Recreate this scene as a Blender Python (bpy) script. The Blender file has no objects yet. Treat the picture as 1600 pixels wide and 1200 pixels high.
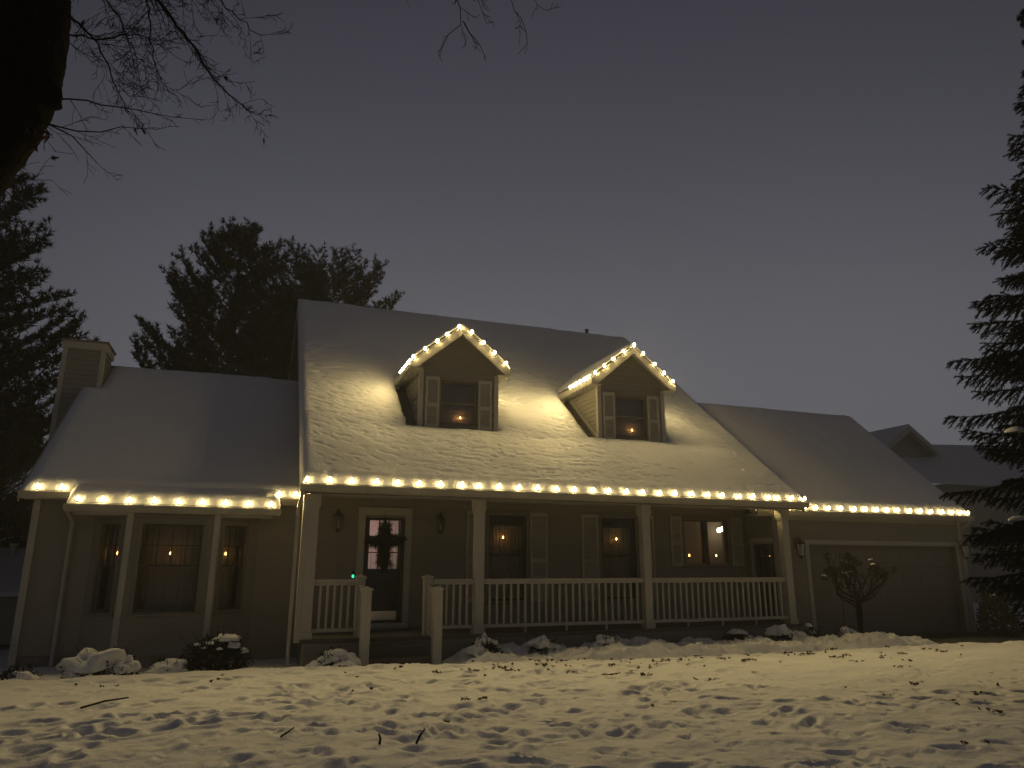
import bpy, math, random
import numpy as np
from mathutils import Vector

rnd = random.Random(7)
nr = np.random.default_rng(7)
S = bpy.context.scene

# ------------------------------------------------------------------ camera
cam_d = bpy.data.cameras.new('camera')
cam = bpy.data.objects.new('camera', cam_d)
S.collection.objects.link(cam)
cam.location = (-1.049, -13.205, 1.754)
PITCH, YAW = 0.246, 0.347
cam.rotation_mode = 'XYZ'
cam.rotation_euler = (math.pi / 2 + PITCH, -0.002, -YAW)
cam_d.sensor_width = 36.0
cam_d.lens = 1115.4 / 1600 * 36.0
cam_d.clip_end = 2000
S.camera = cam

# ------------------------------------------------------------------ sky (overcast night, town glow low down)
W = bpy.data.worlds.new('World')
S.world = W
W.use_nodes = True
nt = W.node_tree
nt.nodes.clear()
n_out = nt.nodes.new('ShaderNodeOutputWorld')
n_tc = nt.nodes.new('ShaderNodeTexCoord')
n_sep = nt.nodes.new('ShaderNodeSeparateXYZ')
nt.links.new(n_tc.outputs['Generated'], n_sep.inputs[0])
n_ramp = nt.nodes.new('ShaderNodeValToRGB')
cr = n_ramp.color_ramp
cr.interpolation = 'B_SPLINE'
cr.elements[0].position = 0.0
cr.elements[0].color = (0.116, 0.117, 0.131, 1)
cr.elements[1].position = 1.0
cr.elements[1].color = (0.018, 0.018, 0.025, 1)
for p, c in ((0.22, (0.098, 0.099, 0.113, 1)), (0.45, (0.053, 0.0535, 0.067, 1)), (0.68, (0.029, 0.029, 0.042, 1))):
    e = cr.elements.new(p)
    e.color = c
nt.links.new(n_sep.outputs['Z'], n_ramp.inputs[0])
# broad glow of the town beyond the house
n_dot = nt.nodes.new('ShaderNodeVectorMath')
n_dot.operation = 'DOT_PRODUCT'
n_dot.inputs[1].default_value = (0.42, 0.88, 0.22)
nt.links.new(n_tc.outputs['Generated'], n_dot.inputs[0])
n_mr = nt.nodes.new('ShaderNodeMapRange')
n_mr.interpolation_type = 'SMOOTHERSTEP'
n_mr.inputs['From Min'].default_value = 0.55
n_mr.inputs['From Max'].default_value = 1.0
n_mr.inputs['To Min'].default_value = 0.80
n_mr.inputs['To Max'].default_value = 1.38
nt.links.new(n_dot.outputs['Value'], n_mr.inputs['Value'])
n_cl = nt.nodes.new('ShaderNodeTexNoise')
n_cl.inputs['Scale'].default_value = 1.6
n_cl.inputs['Detail'].default_value = 3
nt.links.new(n_tc.outputs['Generated'], n_cl.inputs['Vector'])
n_m2 = nt.nodes.new('ShaderNodeMapRange')
n_m2.inputs['To Min'].default_value = 0.90
n_m2.inputs['To Max'].default_value = 1.10
nt.links.new(n_cl.outputs[0], n_m2.inputs['Value'])
n_mul = nt.nodes.new('ShaderNodeMath')
n_mul.operation = 'MULTIPLY'
nt.links.new(n_mr.outputs[0], n_mul.inputs[0])
nt.links.new(n_m2.outputs[0], n_mul.inputs[1])
n_bg = nt.nodes.new('ShaderNodeBackground')
nt.links.new(n_ramp.outputs[0], n_bg.inputs['Color'])
nt.links.new(n_mul.outputs[0], n_bg.inputs['Strength'])
nt.links.new(n_bg.outputs[0], n_out.inputs['Surface'])

# ------------------------------------------------------------------ exposure and render
S.view_settings.view_transform = 'Standard'
S.view_settings.look = 'None'
S.view_settings.exposure = 0.0
S.view_settings.gamma = 1.0
S.view_settings.use_curve_mapping = False
S.render.engine = 'CYCLES'
cy = S.cycles
cy.use_denoising = True
cy.use_adaptive_sampling = True
cy.adaptive_threshold = 0.03
cy.volume_bounces = 0
cy.light_sampling_threshold = 0.02
cy.time_limit = 900.0
cy.max_bounces = 6
cy.diffuse_bounces = 3
cy.glossy_bounces = 3
cy.transparent_max_bounces = 12
cy.transmission_bounces = 4
cy.sample_clamp_indirect = 4.0
cy.caustics_reflective = False
cy.caustics_refractive = False
BULB = 1500.0          # radiance of the outward face of one LED bulb (its roof-facing back is set far weaker, to hold down the glare on the snow)
BULB_BACK = 46.0
BULB_DORMER = 1080.0
WARM = (1.0, 0.745, 0.30)

# ------------------------------------------------------------------ materials
def nodes(name):
    m = bpy.data.materials.new(name)
    m.use_nodes = True
    return m, m.node_tree, m.node_tree.nodes['Principled BSDF']

def mat(name, col, rough=0.6, var=0.12, scale=6.0, bump=0.0, bscale=40.0, metal=0.0, stretch=None, spec=0.4):
    m, t, b = nodes(name)
    b.inputs['Roughness'].default_value = rough
    b.inputs['Metallic'].default_value = metal
    b.inputs['Specular IOR Level'].default_value = spec
    tc = t.nodes.new('ShaderNodeTexCoord')
    vec = tc.outputs['Object']
    if stretch:
        mp = t.nodes.new('ShaderNodeMapping')
        mp.inputs['Scale'].default_value = stretch
        t.links.new(vec, mp.inputs[0])
        vec = mp.outputs[0]
    nz = t.nodes.new('ShaderNodeTexNoise')
    nz.inputs['Scale'].default_value = scale
    nz.inputs['Detail'].default_value = 6
    t.links.new(vec, nz.inputs['Vector'])
    r = t.nodes.new('ShaderNodeValToRGB')
    r.color_ramp.elements[0].position = 0.3
    r.color_ramp.elements[1].position = 0.7
    r.color_ramp.elements[0].color = (*[c * (1 - var) for c in col], 1)
    r.color_ramp.elements[1].color = (*[min(1, c * (1 + var)) for c in col], 1)
    t.links.new(nz.outputs[0], r.inputs[0])
    t.links.new(r.outputs[0], b.inputs['Base Color'])
    if bump:
        n2 = t.nodes.new('ShaderNodeTexNoise')
        n2.inputs['Scale'].default_value = bscale
        n2.inputs['Detail'].default_value = 5
        t.links.new(vec, n2.inputs['Vector'])
        bp = t.nodes.new('ShaderNodeBump')
        bp.inputs['Strength'].default_value = 0.6
        bp.inputs['Distance'].default_value = bump
        t.links.new(n2.outputs[0], bp.inputs['Height'])
        t.links.new(bp.outputs[0], b.inputs['Normal'])
    return m

def emit(name, col, strength):
    m, t, b = nodes(name)
    b.inputs['Base Color'].default_value = (*col, 1)
    b.inputs['Emission Color'].default_value = (*col, 1)
    b.inputs['Emission Strength'].default_value = strength
    return m

def glass_mat(name, tint=(0.9, 0.93, 0.92), refl=1.0):
    m = bpy.data.materials.new(name)
    m.use_nodes = True
    t = m.node_tree
    t.nodes.clear()
    o = t.nodes.new('ShaderNodeOutputMaterial')
    mx = t.nodes.new('ShaderNodeMixShader')
    tr = t.nodes.new('ShaderNodeBsdfTransparent')
    tr.inputs[0].default_value = (*tint, 1)
    gl = t.nodes.new('ShaderNodeBsdfGlossy')
    gl.inputs['Roughness'].default_value = 0.015
    fr = t.nodes.new('ShaderNodeFresnel')
    fr.inputs['IOR'].default_value = 1.5
    mu = t.nodes.new('ShaderNodeMath')
    mu.operation = 'MULTIPLY'
    mu.use_clamp = True
    mu.inputs[1].default_value = 1.8 * refl
    nz = t.nodes.new('ShaderNodeTexNoise')
    nz.inputs['Scale'].default_value = 1.3
    bp = t.nodes.new('ShaderNodeBump')
    bp.inputs['Strength'].default_value = 0.05
    bp.inputs['Distance'].default_value = 0.05
    t.links.new(nz.outputs[0], bp.inputs['Height'])
    t.links.new(bp.outputs[0], gl.inputs['Normal'])
    t.links.new(fr.outputs[0], mu.inputs[0])
    t.links.new(mu.outputs[0], mx.inputs[0])
    t.links.new(tr.outputs[0], mx.inputs[1])
    t.links.new(gl.outputs[0], mx.inputs[2])
    t.links.new(mx.outputs[0], o.inputs['Surface'])
    return m

def snow_mat(name, col=(0.80, 0.80, 0.82), fine=0.006, fscale=55.0, mid=0.015, mscale=12.0):
    m, t, b = nodes(name)
    b.inputs['Roughness'].default_value = 0.75
    b.inputs['Specular IOR Level'].default_value = 0.25
    tc = t.nodes.new('ShaderNodeTexCoord')
    nz = t.nodes.new('ShaderNodeTexNoise')
    nz.inputs['Scale'].default_value = 3.0
    nz.inputs['Detail'].default_value = 5
    t.links.new(tc.outputs['Object'], nz.inputs['Vector'])
    r = t.nodes.new('ShaderNodeValToRGB')
    r.color_ramp.elements[0].color = (*[c * 0.92 for c in col], 1)
    r.color_ramp.elements[1].color = (*col, 1)
    t.links.new(nz.outputs[0], r.inputs[0])
    t.links.new(r.outputs[0], b.inputs['Base Color'])
    prev = None
    for sc, di in ((mscale, mid), (fscale, fine)):
        n2 = t.nodes.new('ShaderNodeTexNoise')
        n2.inputs['Scale'].default_value = sc
        n2.inputs['Detail'].default_value = 4
        t.links.new(tc.outputs['Object'], n2.inputs['Vector'])
        bp = t.nodes.new('ShaderNodeBump')
        bp.inputs['Strength'].default_value = 0.8
        bp.inputs['Distance'].default_value = di
        t.links.new(n2.outputs[0], bp.inputs['Height'])
        if prev:
            t.links.new(prev.outputs[0], bp.inputs['Normal'])
        prev = bp
    t.links.new(prev.outputs[0], b.inputs['Normal'])
    return m

M = dict(
    siding=mat('siding_taupe', (0.265, 0.243, 0.203), 0.55, 0.07, 5, 0.0015, 60, stretch=(1, 1, 6)),
    trim=mat('trim_cream', (0.47, 0.445, 0.39), 0.45, 0.06, 4, 0.001, 50),
    gutter=mat('gutter_cream', (0.42, 0.39, 0.33), 0.40, 0.10, 3),
    shutter=mat('shutter_beige', (0.45, 0.425, 0.37), 0.5, 0.06, 6),
    gdoor=mat('garage_door_tan', (0.20, 0.175, 0.15), 0.5, 0.05, 3),
    dark=mat('dark_paint', (0.030, 0.030, 0.028), 0.35, 0.1, 4),
    doorwood=mat('door_wood', (0.022, 0.016, 0.013), 0.4, 0.2, 8, stretch=(8, 8, 1)),
    sash=mat('sash_bronze', (0.075, 0.066, 0.05), 0.45, 0.1, 6),
    shingle=mat('shingle', (0.19, 0.17, 0.145), 0.9, 0.35, 25, 0.004, 90),
    deck=mat('deck_board', (0.13, 0.11, 0.09), 0.7, 0.2, 8, 0.002, 30, stretch=(1, 8, 8)),
    brass=mat('aged_brass', (0.32, 0.21, 0.07), 0.32, 0.15, 9, metal=1.0),
    steel=mat('threshold_steel', (0.60, 0.58, 0.54), 0.28, 0.05, 9, metal=1.0),
    iron=mat('lantern_iron', (0.035, 0.032, 0.028), 0.4, 0.15, 9),
    concrete=mat('foundation', (0.19, 0.175, 0.155), 0.85, 0.15, 5, 0.004, 40),
    asphalt=mat('asphalt', (0.030, 0.029, 0.028), 0.75, 0.3, 3, 0.006, 120),
    bark=mat('bark', (0.010, 0.0075, 0.006), 0.95, 0.4, 9, 0.02, 22, stretch=(3, 3, 0.6), spec=0.03),
    twig=mat('twig_bark', (0.028, 0.022, 0.018), 0.95, 0.2, 9, spec=0.05),
    pine=mat('pine_needle', (0.024, 0.029, 0.014), 0.9, 0.4, 1.5, spec=0.08),
    spruce=mat('spruce_needle', (0.010, 0.015, 0.010), 0.9, 0.4, 2.5, spec=0.08),
    shrub=mat('shrub_leaf', (0.026, 0.030, 0.015), 0.85, 0.4, 3, spec=0.1),
    garland=mat('evergreen_garland', (0.018, 0.027, 0.013), 0.75, 0.4, 6),
    drygrass=mat('dry_stem', (0.05, 0.036, 0.022), 0.9, 0.3, 8),
    deadleaf=mat('dead_leaf', (0.075, 0.040, 0.018), 0.8, 0.4, 14),
    snow=snow_mat('snow_ground'),
    rsnow=snow_mat('snow_roof', fine=0.004, fscale=70, mid=0.010, mscale=16),
    curtain=mat('curtain_linen', (0.34, 0.30, 0.23), 0.9, 0.08, 3),
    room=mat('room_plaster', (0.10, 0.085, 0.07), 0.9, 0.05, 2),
    hall=mat('hall_plaster_pink', (0.70, 0.55, 0.51), 0.8, 0.05, 2),
    kitchen=mat('kitchen_plaster', (0.46, 0.38, 0.27), 0.8, 0.05, 2),
    wax=mat('candle_ivory', (0.55, 0.50, 0.40), 0.5, 0.05, 9),
    blind=mat('blind_white', (0.72, 0.69, 0.62), 0.6, 0.04, 6),
    cord=mat('cord_green', (0.02, 0.03, 0.02), 0.6, 0.1, 9),
    glass=glass_mat('window_glass', refl=0.75),
    lglass=glass_mat('lantern_glass', (0.85, 0.85, 0.8), 1.6),
    bulb=emit('bulb_warm', WARM, BULB),
    bulb_dormer=emit('bulb_warm_dormer', WARM, BULB_DORMER),
    bulb_back=emit('bulb_warm_back', WARM, BULB_BACK),
    casing=mat('casing_taupe', (0.20, 0.18, 0.145), 0.5, 0.06, 5),
    flame=emit('flame_amber', (1.0, 0.44, 0.10), 21.0),
    lamp=emit('lamp_white', (1.0, 0.86, 0.68), 4.0),
    ring=emit('doorbell_ring', (0.03, 1.0, 0.42), 1.6),
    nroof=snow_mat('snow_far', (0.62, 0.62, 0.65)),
)

# ------------------------------------------------------------------ mesh helpers
class MB:
    def __init__(self):
        self.v, self.f = [], []

    def add(self, vs, fs):
        o = len(self.v)
        self.v += [tuple(p) for p in vs]
        self.f += [tuple(i + o for i in f) for f in fs]

    def hexa(self, p):
        self.add(p, [(0, 3, 2, 1), (4, 5, 6, 7), (0, 1, 5, 4), (1, 2, 6, 5), (2, 3, 7, 6), (3, 0, 4, 7)])

    def box(self, x0, x1, y0, y1, z0, z1):
        self.hexa([(x0, y0, z0), (x1, y0, z0), (x1, y1, z0), (x0, y1, z0), (x0, y0, z1), (x1, y0, z1), (x1, y1, z1), (x0, y1, z1)])

    def prism(self, poly, ax, a0, a1):
        # poly: 2D points; ax: 'x' -> (y,z) profile, 'y' -> (x,z), 'z' -> (x,y)
        def P(q, a):
            return {'x': (a, q[0], q[1]), 'y': (q[0], a, q[1]), 'z': (q[0], q[1], a)}[ax]
        n = len(poly)
        self.add([P(q, a0) for q in poly] + [P(q, a1) for q in poly],
                 [tuple(range(n))[::-1], tuple(range(n, 2 * n))] + [(i, (i + 1) % n, n + (i + 1) % n, n + i) for i in range(n)])

    def tube(self, path, rad, n=6, cap=True):
        path = [Vector(p) for p in path]
        if not hasattr(rad, '__len__'):
            rad = [rad] * len(path)
        vs, fs = [], []
        up = None
        for i, p in enumerate(path):
            d = (path[min(i + 1, len(path) - 1)] - path[max(i - 1, 0)]).normalized()
            if up is None:
                up = d.orthogonal().normalized()
            up = (up - d * up.dot(d)).normalized()
            sd = d.cross(up)
            for k in range(n):
                a = 2 * math.pi * k / n
                vs.append(p + (up * math.cos(a) + sd * math.sin(a)) * rad[i])
        for i in range(len(path) - 1):
            for k in range(n):
                fs.append((i * n + k, i * n + (k + 1) % n, (i + 1) * n + (k + 1) % n, (i + 1) * n + k))
        if cap:
            fs.append(tuple(range(n))[::-1])
            fs.append(tuple(range((len(path) - 1) * n, len(path) * n)))
        self.add(vs, fs)

    def lathe(self, prof, c, n=10):
        vs, fs = [], []
        for r, z in prof:
            for k in range(n):
                a = 2 * math.pi * k / n
                vs.append((c[0] + r * math.cos(a), c[1] + r * math.sin(a), c[2] + z))
        for i in range(len(prof) - 1):
            for k in range(n):
                fs.append((i * n + k, i * n + (k + 1) % n, (i + 1) * n + (k + 1) % n, (i + 1) * n + k))
        fs.append(tuple(range(n))[::-1])
        fs.append(tuple(range((len(prof) - 1) * n, len(prof) * n)))
        self.add(vs, fs)

    def build(self, name, m, parent=None, smooth=False, bevel=0.0):
        me = bpy.data.meshes.new(name)
        me.from_pydata(self.v, [], self.f)
        return link(name, me, m, parent, smooth, bevel)

def link(name, me, m, parent=None, smooth=False, bevel=0.0):
    me.materials.append(M[m] if isinstance(m, str) else m)
    if smooth:
        me.polygons.foreach_set('use_smooth', [True] * len(me.polygons))
    o = bpy.data.objects.new(name, me)
    S.collection.objects.link(o)
    if parent is not None:
        o.parent = parent
        o.matrix_parent_inverse = Vector((0, 0, 0)) and parent.matrix_world.inverted() if False else o.matrix_parent_inverse
        if parent.type == 'EMPTY':
            o.location = -parent.location
    if bevel:
        b = o.modifiers.new('bevel', 'BEVEL')
        b.width = bevel
        b.segments = 2
        b.limit_method = 'ANGLE'
    return o

def np_mesh(name, v, f, m, parent=None, smooth=False):
    v = np.asarray(v, dtype=np.float32)
    f = np.asarray(f, dtype=np.int32)
    me = bpy.data.meshes.new(name)
    me.vertices.add(len(v))
    me.vertices.foreach_set('co', v.ravel())
    k = f.shape[1]
    me.loops.add(f.size)
    me.loops.foreach_set('vertex_index', f.ravel())
    me.polygons.add(len(f))
    me.polygons.foreach_set('loop_start', np.arange(len(f), dtype=np.int32) * k)
    me.polygons.foreach_set('loop_total', np.full(len(f), k, dtype=np.int32))
    me.update(calc_edges=True)
    me.validate()
    return link(name, me, m, parent, smooth)

def tag(o, label=None, cat=None, group=None, kind=None):
    if label:
        o['label'] = label
    if cat:
        o['category'] = cat
    if group:
        o['group'] = group
    if kind:
        o['kind'] = kind
    return o

def empty(name, loc=(0, 0, 0)):
    o = bpy.data.objects.new(name, None)
    o.empty_display_size = 0.2
    o.location = loc
    S.collection.objects.link(o)
    return o

class Frame:
    """wall frame: u along the wall, n outward, z up"""
    def __init__(s, o, u, n):
        s.o, s.u, s.n = Vector(o), Vector(u).normalized(), Vector(n).normalized()

    def p(s, u, n, z):
        q = s.o + s.u * u + s.n * n
        return (q.x, q.y, q.z + z)

    def box(s, mb, u0, u1, n0, n1, z0, z1):
        mb.hexa([s.p(u0, n1, z0), s.p(u1, n1, z0), s.p(u1, n0, z0), s.p(u0, n0, z0), s.p(u0, n1, z1), s.p(u1, n1, z1), s.p(u1, n0, z1), s.p(u0, n0, z1)])

# numpy value noise
def _hash(ix, iy, seed):
    h = (ix.astype(np.int64) * 374761393 + iy.astype(np.int64) * 668265263 + seed * 1274126177) & 0xFFFFFFFF
    h = ((h ^ (h >> 13)) * 1103515245) & 0xFFFFFFFF
    h = (h ^ (h >> 16)) & 0xFFFF
    return h / 65535.0

def vnoise(x, y, seed=0):
    ix, iy = np.floor(x), np.floor(y)
    fx, fy = x - ix, y - iy
    fx = fx * fx * fx * (fx * (fx * 6 - 15) + 10)
    fy = fy * fy * fy * (fy * (fy * 6 - 15) + 10)
    a, b = _hash(ix, iy, seed), _hash(ix + 1, iy, seed)
    c, d = _hash(ix, iy + 1, seed), _hash(ix + 1, iy + 1, seed)
    return (a * (1 - fx) + b * fx) * (1 - fy) + (c * (1 - fx) + d * fx) * fy

def fbm(x, y, seed=0, oct=4, gain=0.5):
    s, a, t = 0, 1.0, 0
    for i in range(oct):
        s = s + a * (vnoise(x * 2 ** i + 17.3 * i, y * 2 ** i - 9.1 * i, seed + i) - 0.5)
        t += a
        a *= gain
    return s / t * 2      # about -1..1

def sstep(a, b, x):
    t = np.clip((x - a) / (b - a), 0, 1)
    return t * t * (3 - 2 * t)

# ================================================================== GROUND
def edge_y(x):
    return np.interp(x, [-9, -4.5, -3, -0.6, 0.6, 2.5, 10.5, 12.0, 13.5, 20], [-0.5, -0.55, -0.75, -1.05, -1.55, -1.70, -1.75, -1.70, -1.85, -1.95])

def lawn_z(x):
    return np.interp(x, [-9, -4.5, -1.5, 0.3, 4, 10, 20], [0.08, 0.12, 0.19, 0.22, 0.19, 0.18, 0.18])

def ground_height(X, Y, pits=True):
    E = edge_y(X) + 0.10 * fbm(X * 1.3, Y * 0 + 3.1, 41, 3)
    t = sstep(0.16, -0.16, Y - E)                      # 1 on the lawn, 0 in the bed
    lawn = lawn_z(X) + 0.045 * fbm(X * 0.55, Y * 0.55, 1, 3) + 0.026 * fbm(X * 1.5, Y * 1.9, 5, 3)
    bed = 0.03 + 0.05 * fbm(X * 0.9, Y * 0.9, 9, 3)
    heap = sstep(1.9, 3.0, X) * sstep(13.1, 12.3, X + 0.3 * fbm(X * 0, Y * 3, 4, 2)) * sstep(0.0, -0.35, Y)
    heapl = sstep(0.95, 0.6, X) * sstep(-0.2, 0.2, X) * sstep(-0.15, -0.5, Y)
    heap = np.maximum(heap, heapl * 0.9) * sstep(-0.05, 0.35, Y - E)
    chunk = np.abs(fbm(X * 3.4, Y * 3.4, 21, 5, 0.7))
    bed = bed + heap * (0.16 + 0.20 * np.clip(fbm(X * 1.9, Y * 1.9, 23, 5, 0.65) + 0.25, 0, 1) + 0.14 * chunk)
    drive = sstep(12.9, 13.25, X) * sstep(-0.02, 0.05, Y - E)
    bed = bed * (1 - drive) - 0.06 * drive
    Z = lawn * t + bed * (1 - t)
    rim = np.exp(-((Y - E + 0.28) / 0.24) ** 2) * sstep(-0.8, 0.4, X)   # shovelled lumps along the lawn edge
    lump = np.clip(fbm(X * 3.2, Y * 3.2, 33, 5, 0.65) + 0.12, 0, 1)
    Z = Z + rim * (0.055 * lump + 0.03 * np.abs(fbm(X * 9, Y * 9, 35, 3)))
    rough = sstep(6.3, 4.6, X + 0.8 * fbm(X * 0.5, Y * 0.5, 55, 2)) * t
    far = sstep(11, 9.6, X + Y * -0.3) * sstep(-4.0, -5.4, Y) * t
    Z = Z + np.maximum(rough, far) * 0.020 * fbm(X * 3.2, Y * 4.4, 57, 5, 0.55)
    return Z, t

GX0, GX1, GY0, GY1 = -9.0, 20.0, -12.2, 1.7
nx, ny = 860, 430
gx = np.linspace(GX0, GX1, nx)
gy = GY0 + (GY1 - GY0) * np.linspace(0, 1, ny)
GXX, GYY = np.meshgrid(gx, gy)
GZ, GT = ground_height(GXX, GYY)

def stamp(cx, cy, a, b, ang, depth, rim=0.35):
    R = max(a, b) * 2.2
    i0, i1 = np.searchsorted(gx, [cx - R, cx + R])
    j0, j1 = np.searchsorted(gy, [cy - R, cy + R])
    if i1 - i0 < 2 or j1 - j0 < 2:
        return
    xx, yy = GXX[j0:j1, i0:i1] - cx, GYY[j0:j1, i0:i1] - cy
    ca, sa = math.cos(ang), math.sin(ang)
    u, v = (xx * ca + yy * sa) / a, (-xx * sa + yy * ca) / b
    q = np.sqrt(u * u + v * v)
    GZ[j0:j1, i0:i1] += GT[j0:j1, i0:i1] * depth * (-np.clip(1.15 - q ** 2.2, 0, 1) + rim * np.exp(-((q - 1.35) / 0.35) ** 2))

for k in range(26):                                     # walked trails
    x, y = rnd.uniform(-6, 11), rnd.uniform(-10.5, -2.2)
    if x > 5 and y > -5.5:
        x -= 6
    a = rnd.uniform(-0.6, 0.6) + rnd.choice((0, math.pi))
    for s in range(rnd.randint(5, 11)):
        a += rnd.uniform(-0.22, 0.22)
        x += math.cos(a) * 0.58
        y += math.sin(a) * 0.58
        o = 0.10 * (1 if s % 2 else -1)
        if y > float(edge_y(x)) - 0.4 or (x > 6.5 and y > -4.6):
            continue
        stamp(x - math.sin(a) * o, y + math.cos(a) * o, rnd.uniform(0.15, 0.19), rnd.uniform(0.07, 0.10), a + rnd.uniform(-.3, .3), rnd.uniform(0.030, 0.056))
for k in range(330):                                    # trampled patches
    x, y = rnd.gauss(0.8, 2.6), rnd.gauss(-4.9, 1.7)
    if y > float(edge_y(x)) - 0.35:
        continue
    stamp(x, y, rnd.uniform(0.09, 0.20), rnd.uniform(0.06, 0.12), rnd.uniform(0, 3.14), rnd.uniform(0.012, 0.042), 0.4)
for k in range(4000):                                   # drip holes and small tracks
    x, y = rnd.uniform(-6, 13), rnd.uniform(-10.5, -1.9)
    if y > float(edge_y(x)) - 0.25:
        continue
    p = 0.85 if y < -4.2 else 0.45
    if rnd.random() > p:
        continue
    stamp(x, y, rnd.uniform(0.02, 0.09), rnd.uniform(0.018, 0.05), rnd.uniform(-0.8, 0.8), rnd.uniform(0.009, 0.026), 0.2)

gv = np.stack([GXX, GYY, GZ], -1).reshape(-1, 3)
idx = np.arange(nx * ny).reshape(ny, nx)
gf = np.stack([idx[:-1, :-1], idx[:-1, 1:], idx[1:, 1:], idx[1:, :-1]], -1).reshape(-1, 4)
tag(np_mesh('lawn', gv, gf, 'snow', smooth=True), 'trampled snow-covered front lawn', kind='structure')

def gz(x, y):
    i = int(np.clip(np.searchsorted(gx, x), 0, nx - 1))
    j = int(np.clip(np.searchsorted(gy, y), 0, ny - 1))
    return float(GZ[j, i])

mb = MB()
R_ = 900
ring = [(GX0 + .2, GY0 + .2), (GX1 - .2, GY0 + .2), (GX1 - .2, GY1 - .2), (GX0 + .2, GY1 - .2)]
outer = [(-R_, -R_), (R_, -R_), (R_, R_), (-R_, R_)]
mb.add([(x, y, 0.0) for x, y in ring] + [(x, y, -0.5) for x, y in outer], [(0, 1, 5, 4), (1, 2, 6, 5), (2, 3, 7, 6), (3, 0, 4, 7), (0, 3, 2, 1)])
for i in range(4):
    mb.v[i] = (mb.v[i][0], mb.v[i][1], -0.12)
tag(mb.build('ground', 'snow'), kind='structure')
mb = MB()
mb.add([(12.7, -2.3, 0.085), (24, -2.6, 0.085), (24, 0.66, 0.12), (12.7, 0.66, 0.12)], [(0, 1, 2, 3)])
tag(mb.build('driveway', 'asphalt'), kind='structure')

# ================================================================== HOUSE
house = empty('house', (0, 0, 0))
tag(house, 'taupe clapboard house with snowy roofs, two gabled dormers, railed porch and attached garage', 'house')
EXPO = 0.112

def clapboards(fr, u0, u1, z0, z1, opens, parent, single, lims=None, name='clapboard'):
    """rows of lapped boards, cut at the openings; one object each, or one joined part"""
    rows = []
    z = z0
    while z < z1 - 0.02:
        zt = min(z + EXPO + 0.012, z1)
        zm = (z + zt) / 2
        a, b = (u0, u1) if lims is None else lims(z), None
        if lims is None:
            a, b, a2, b2 = u0, u1, u0, u1
        else:
            (a, b), (a2, b2) = lims(z), lims(min(z + EXPO, z1))
        segs = [(a, b, a2, b2)]
        for (o0, o1, q0, q1) in opens:
            if q0 < zm < q1:
                ns = []
                for (s0, s1, t0, t1) in segs:
                    if o1 <= s0 or o0 >= s1:
                        ns.append((s0, s1, t0, t1))
                        continue
                    if o0 - s0 > 0.03:
                        ns.append((s0, o0, t0, o0))
                    if s1 - o1 > 0.03:
                        ns.append((o1, s1, o1, t1))
                segs = ns
        for s in segs:
            if s[1] - s[0] > 0.02:
                rows.append((s, z, zt))
        z += EXPO
    joined = MB()
    for (s0, s1, t0, t1), za, zb in rows:
        m = MB() if single else joined
        j = rnd.uniform(-0.0015, 0.0015)
        m.hexa([fr.p(s0, 0.029 + j, za), fr.p(s1, 0.029 + j, za), fr.p(s1, 0.001, za), fr.p(s0, 0.001, za),
                fr.p(t0, 0.008 + j, zb), fr.p(t1, 0.008 + j, zb), fr.p(t1, 0.001, zb), fr.p(t0, 0.001, zb)])
        if single:
            m.build(name, 'siding', parent)
    if not single:
        o = joined.build('clapboards', 'siding', parent)
        o['kind'] = 'stuff'

def wall(name, fr, u0, u1, z0, z1, opens, thick=0.14, parent=house, single=False, boards=True, m='siding', bz0=None):
    us = sorted({u0, u1, *[o[0] for o in opens], *[o[1] for o in opens]})
    zs = sorted({z0, z1, *[o[2] for o in opens], *[o[3] for o in opens]})
    mb = MB()
    for a, b in zip(us, us[1:]):
        for c, d in zip(zs, zs[1:]):
            um, zm = (a + b) / 2, (c + d) / 2
            if any(o[0] < um < o[1] and o[2] < zm < o[3] for o in opens):
                continue
            mb.add([fr.p(a, 0, c), fr.p(b, 0, c), fr.p(b, 0, d), fr.p(a, 0, d)], [(0, 1, 2, 3)])
            mb.add([fr.p(a, -thick, c), fr.p(b, -thick, c), fr.p(b, -thick, d), fr.p(a, -thick, d)], [(3, 2, 1, 0)])
    for (a, b, c, d) in opens:
        q = [(a, c), (b, c), (b, d), (a, d)]
        for i in range(4):
            (ua, za), (ub, zb) = q[i], q[(i + 1) % 4]
            mb.add([fr.p(ua, 0, za), fr.p(ub, 0, zb), fr.p(ub, -thick, zb), fr.p(ua, -thick, za)], [(0, 1, 2, 3)])
    w = mb.build(name, m, parent)
    if boards:
        clapboards(fr, u0, u1, z0 if bz0 is None else bz0, z1, opens, w, single)
    return w

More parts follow.
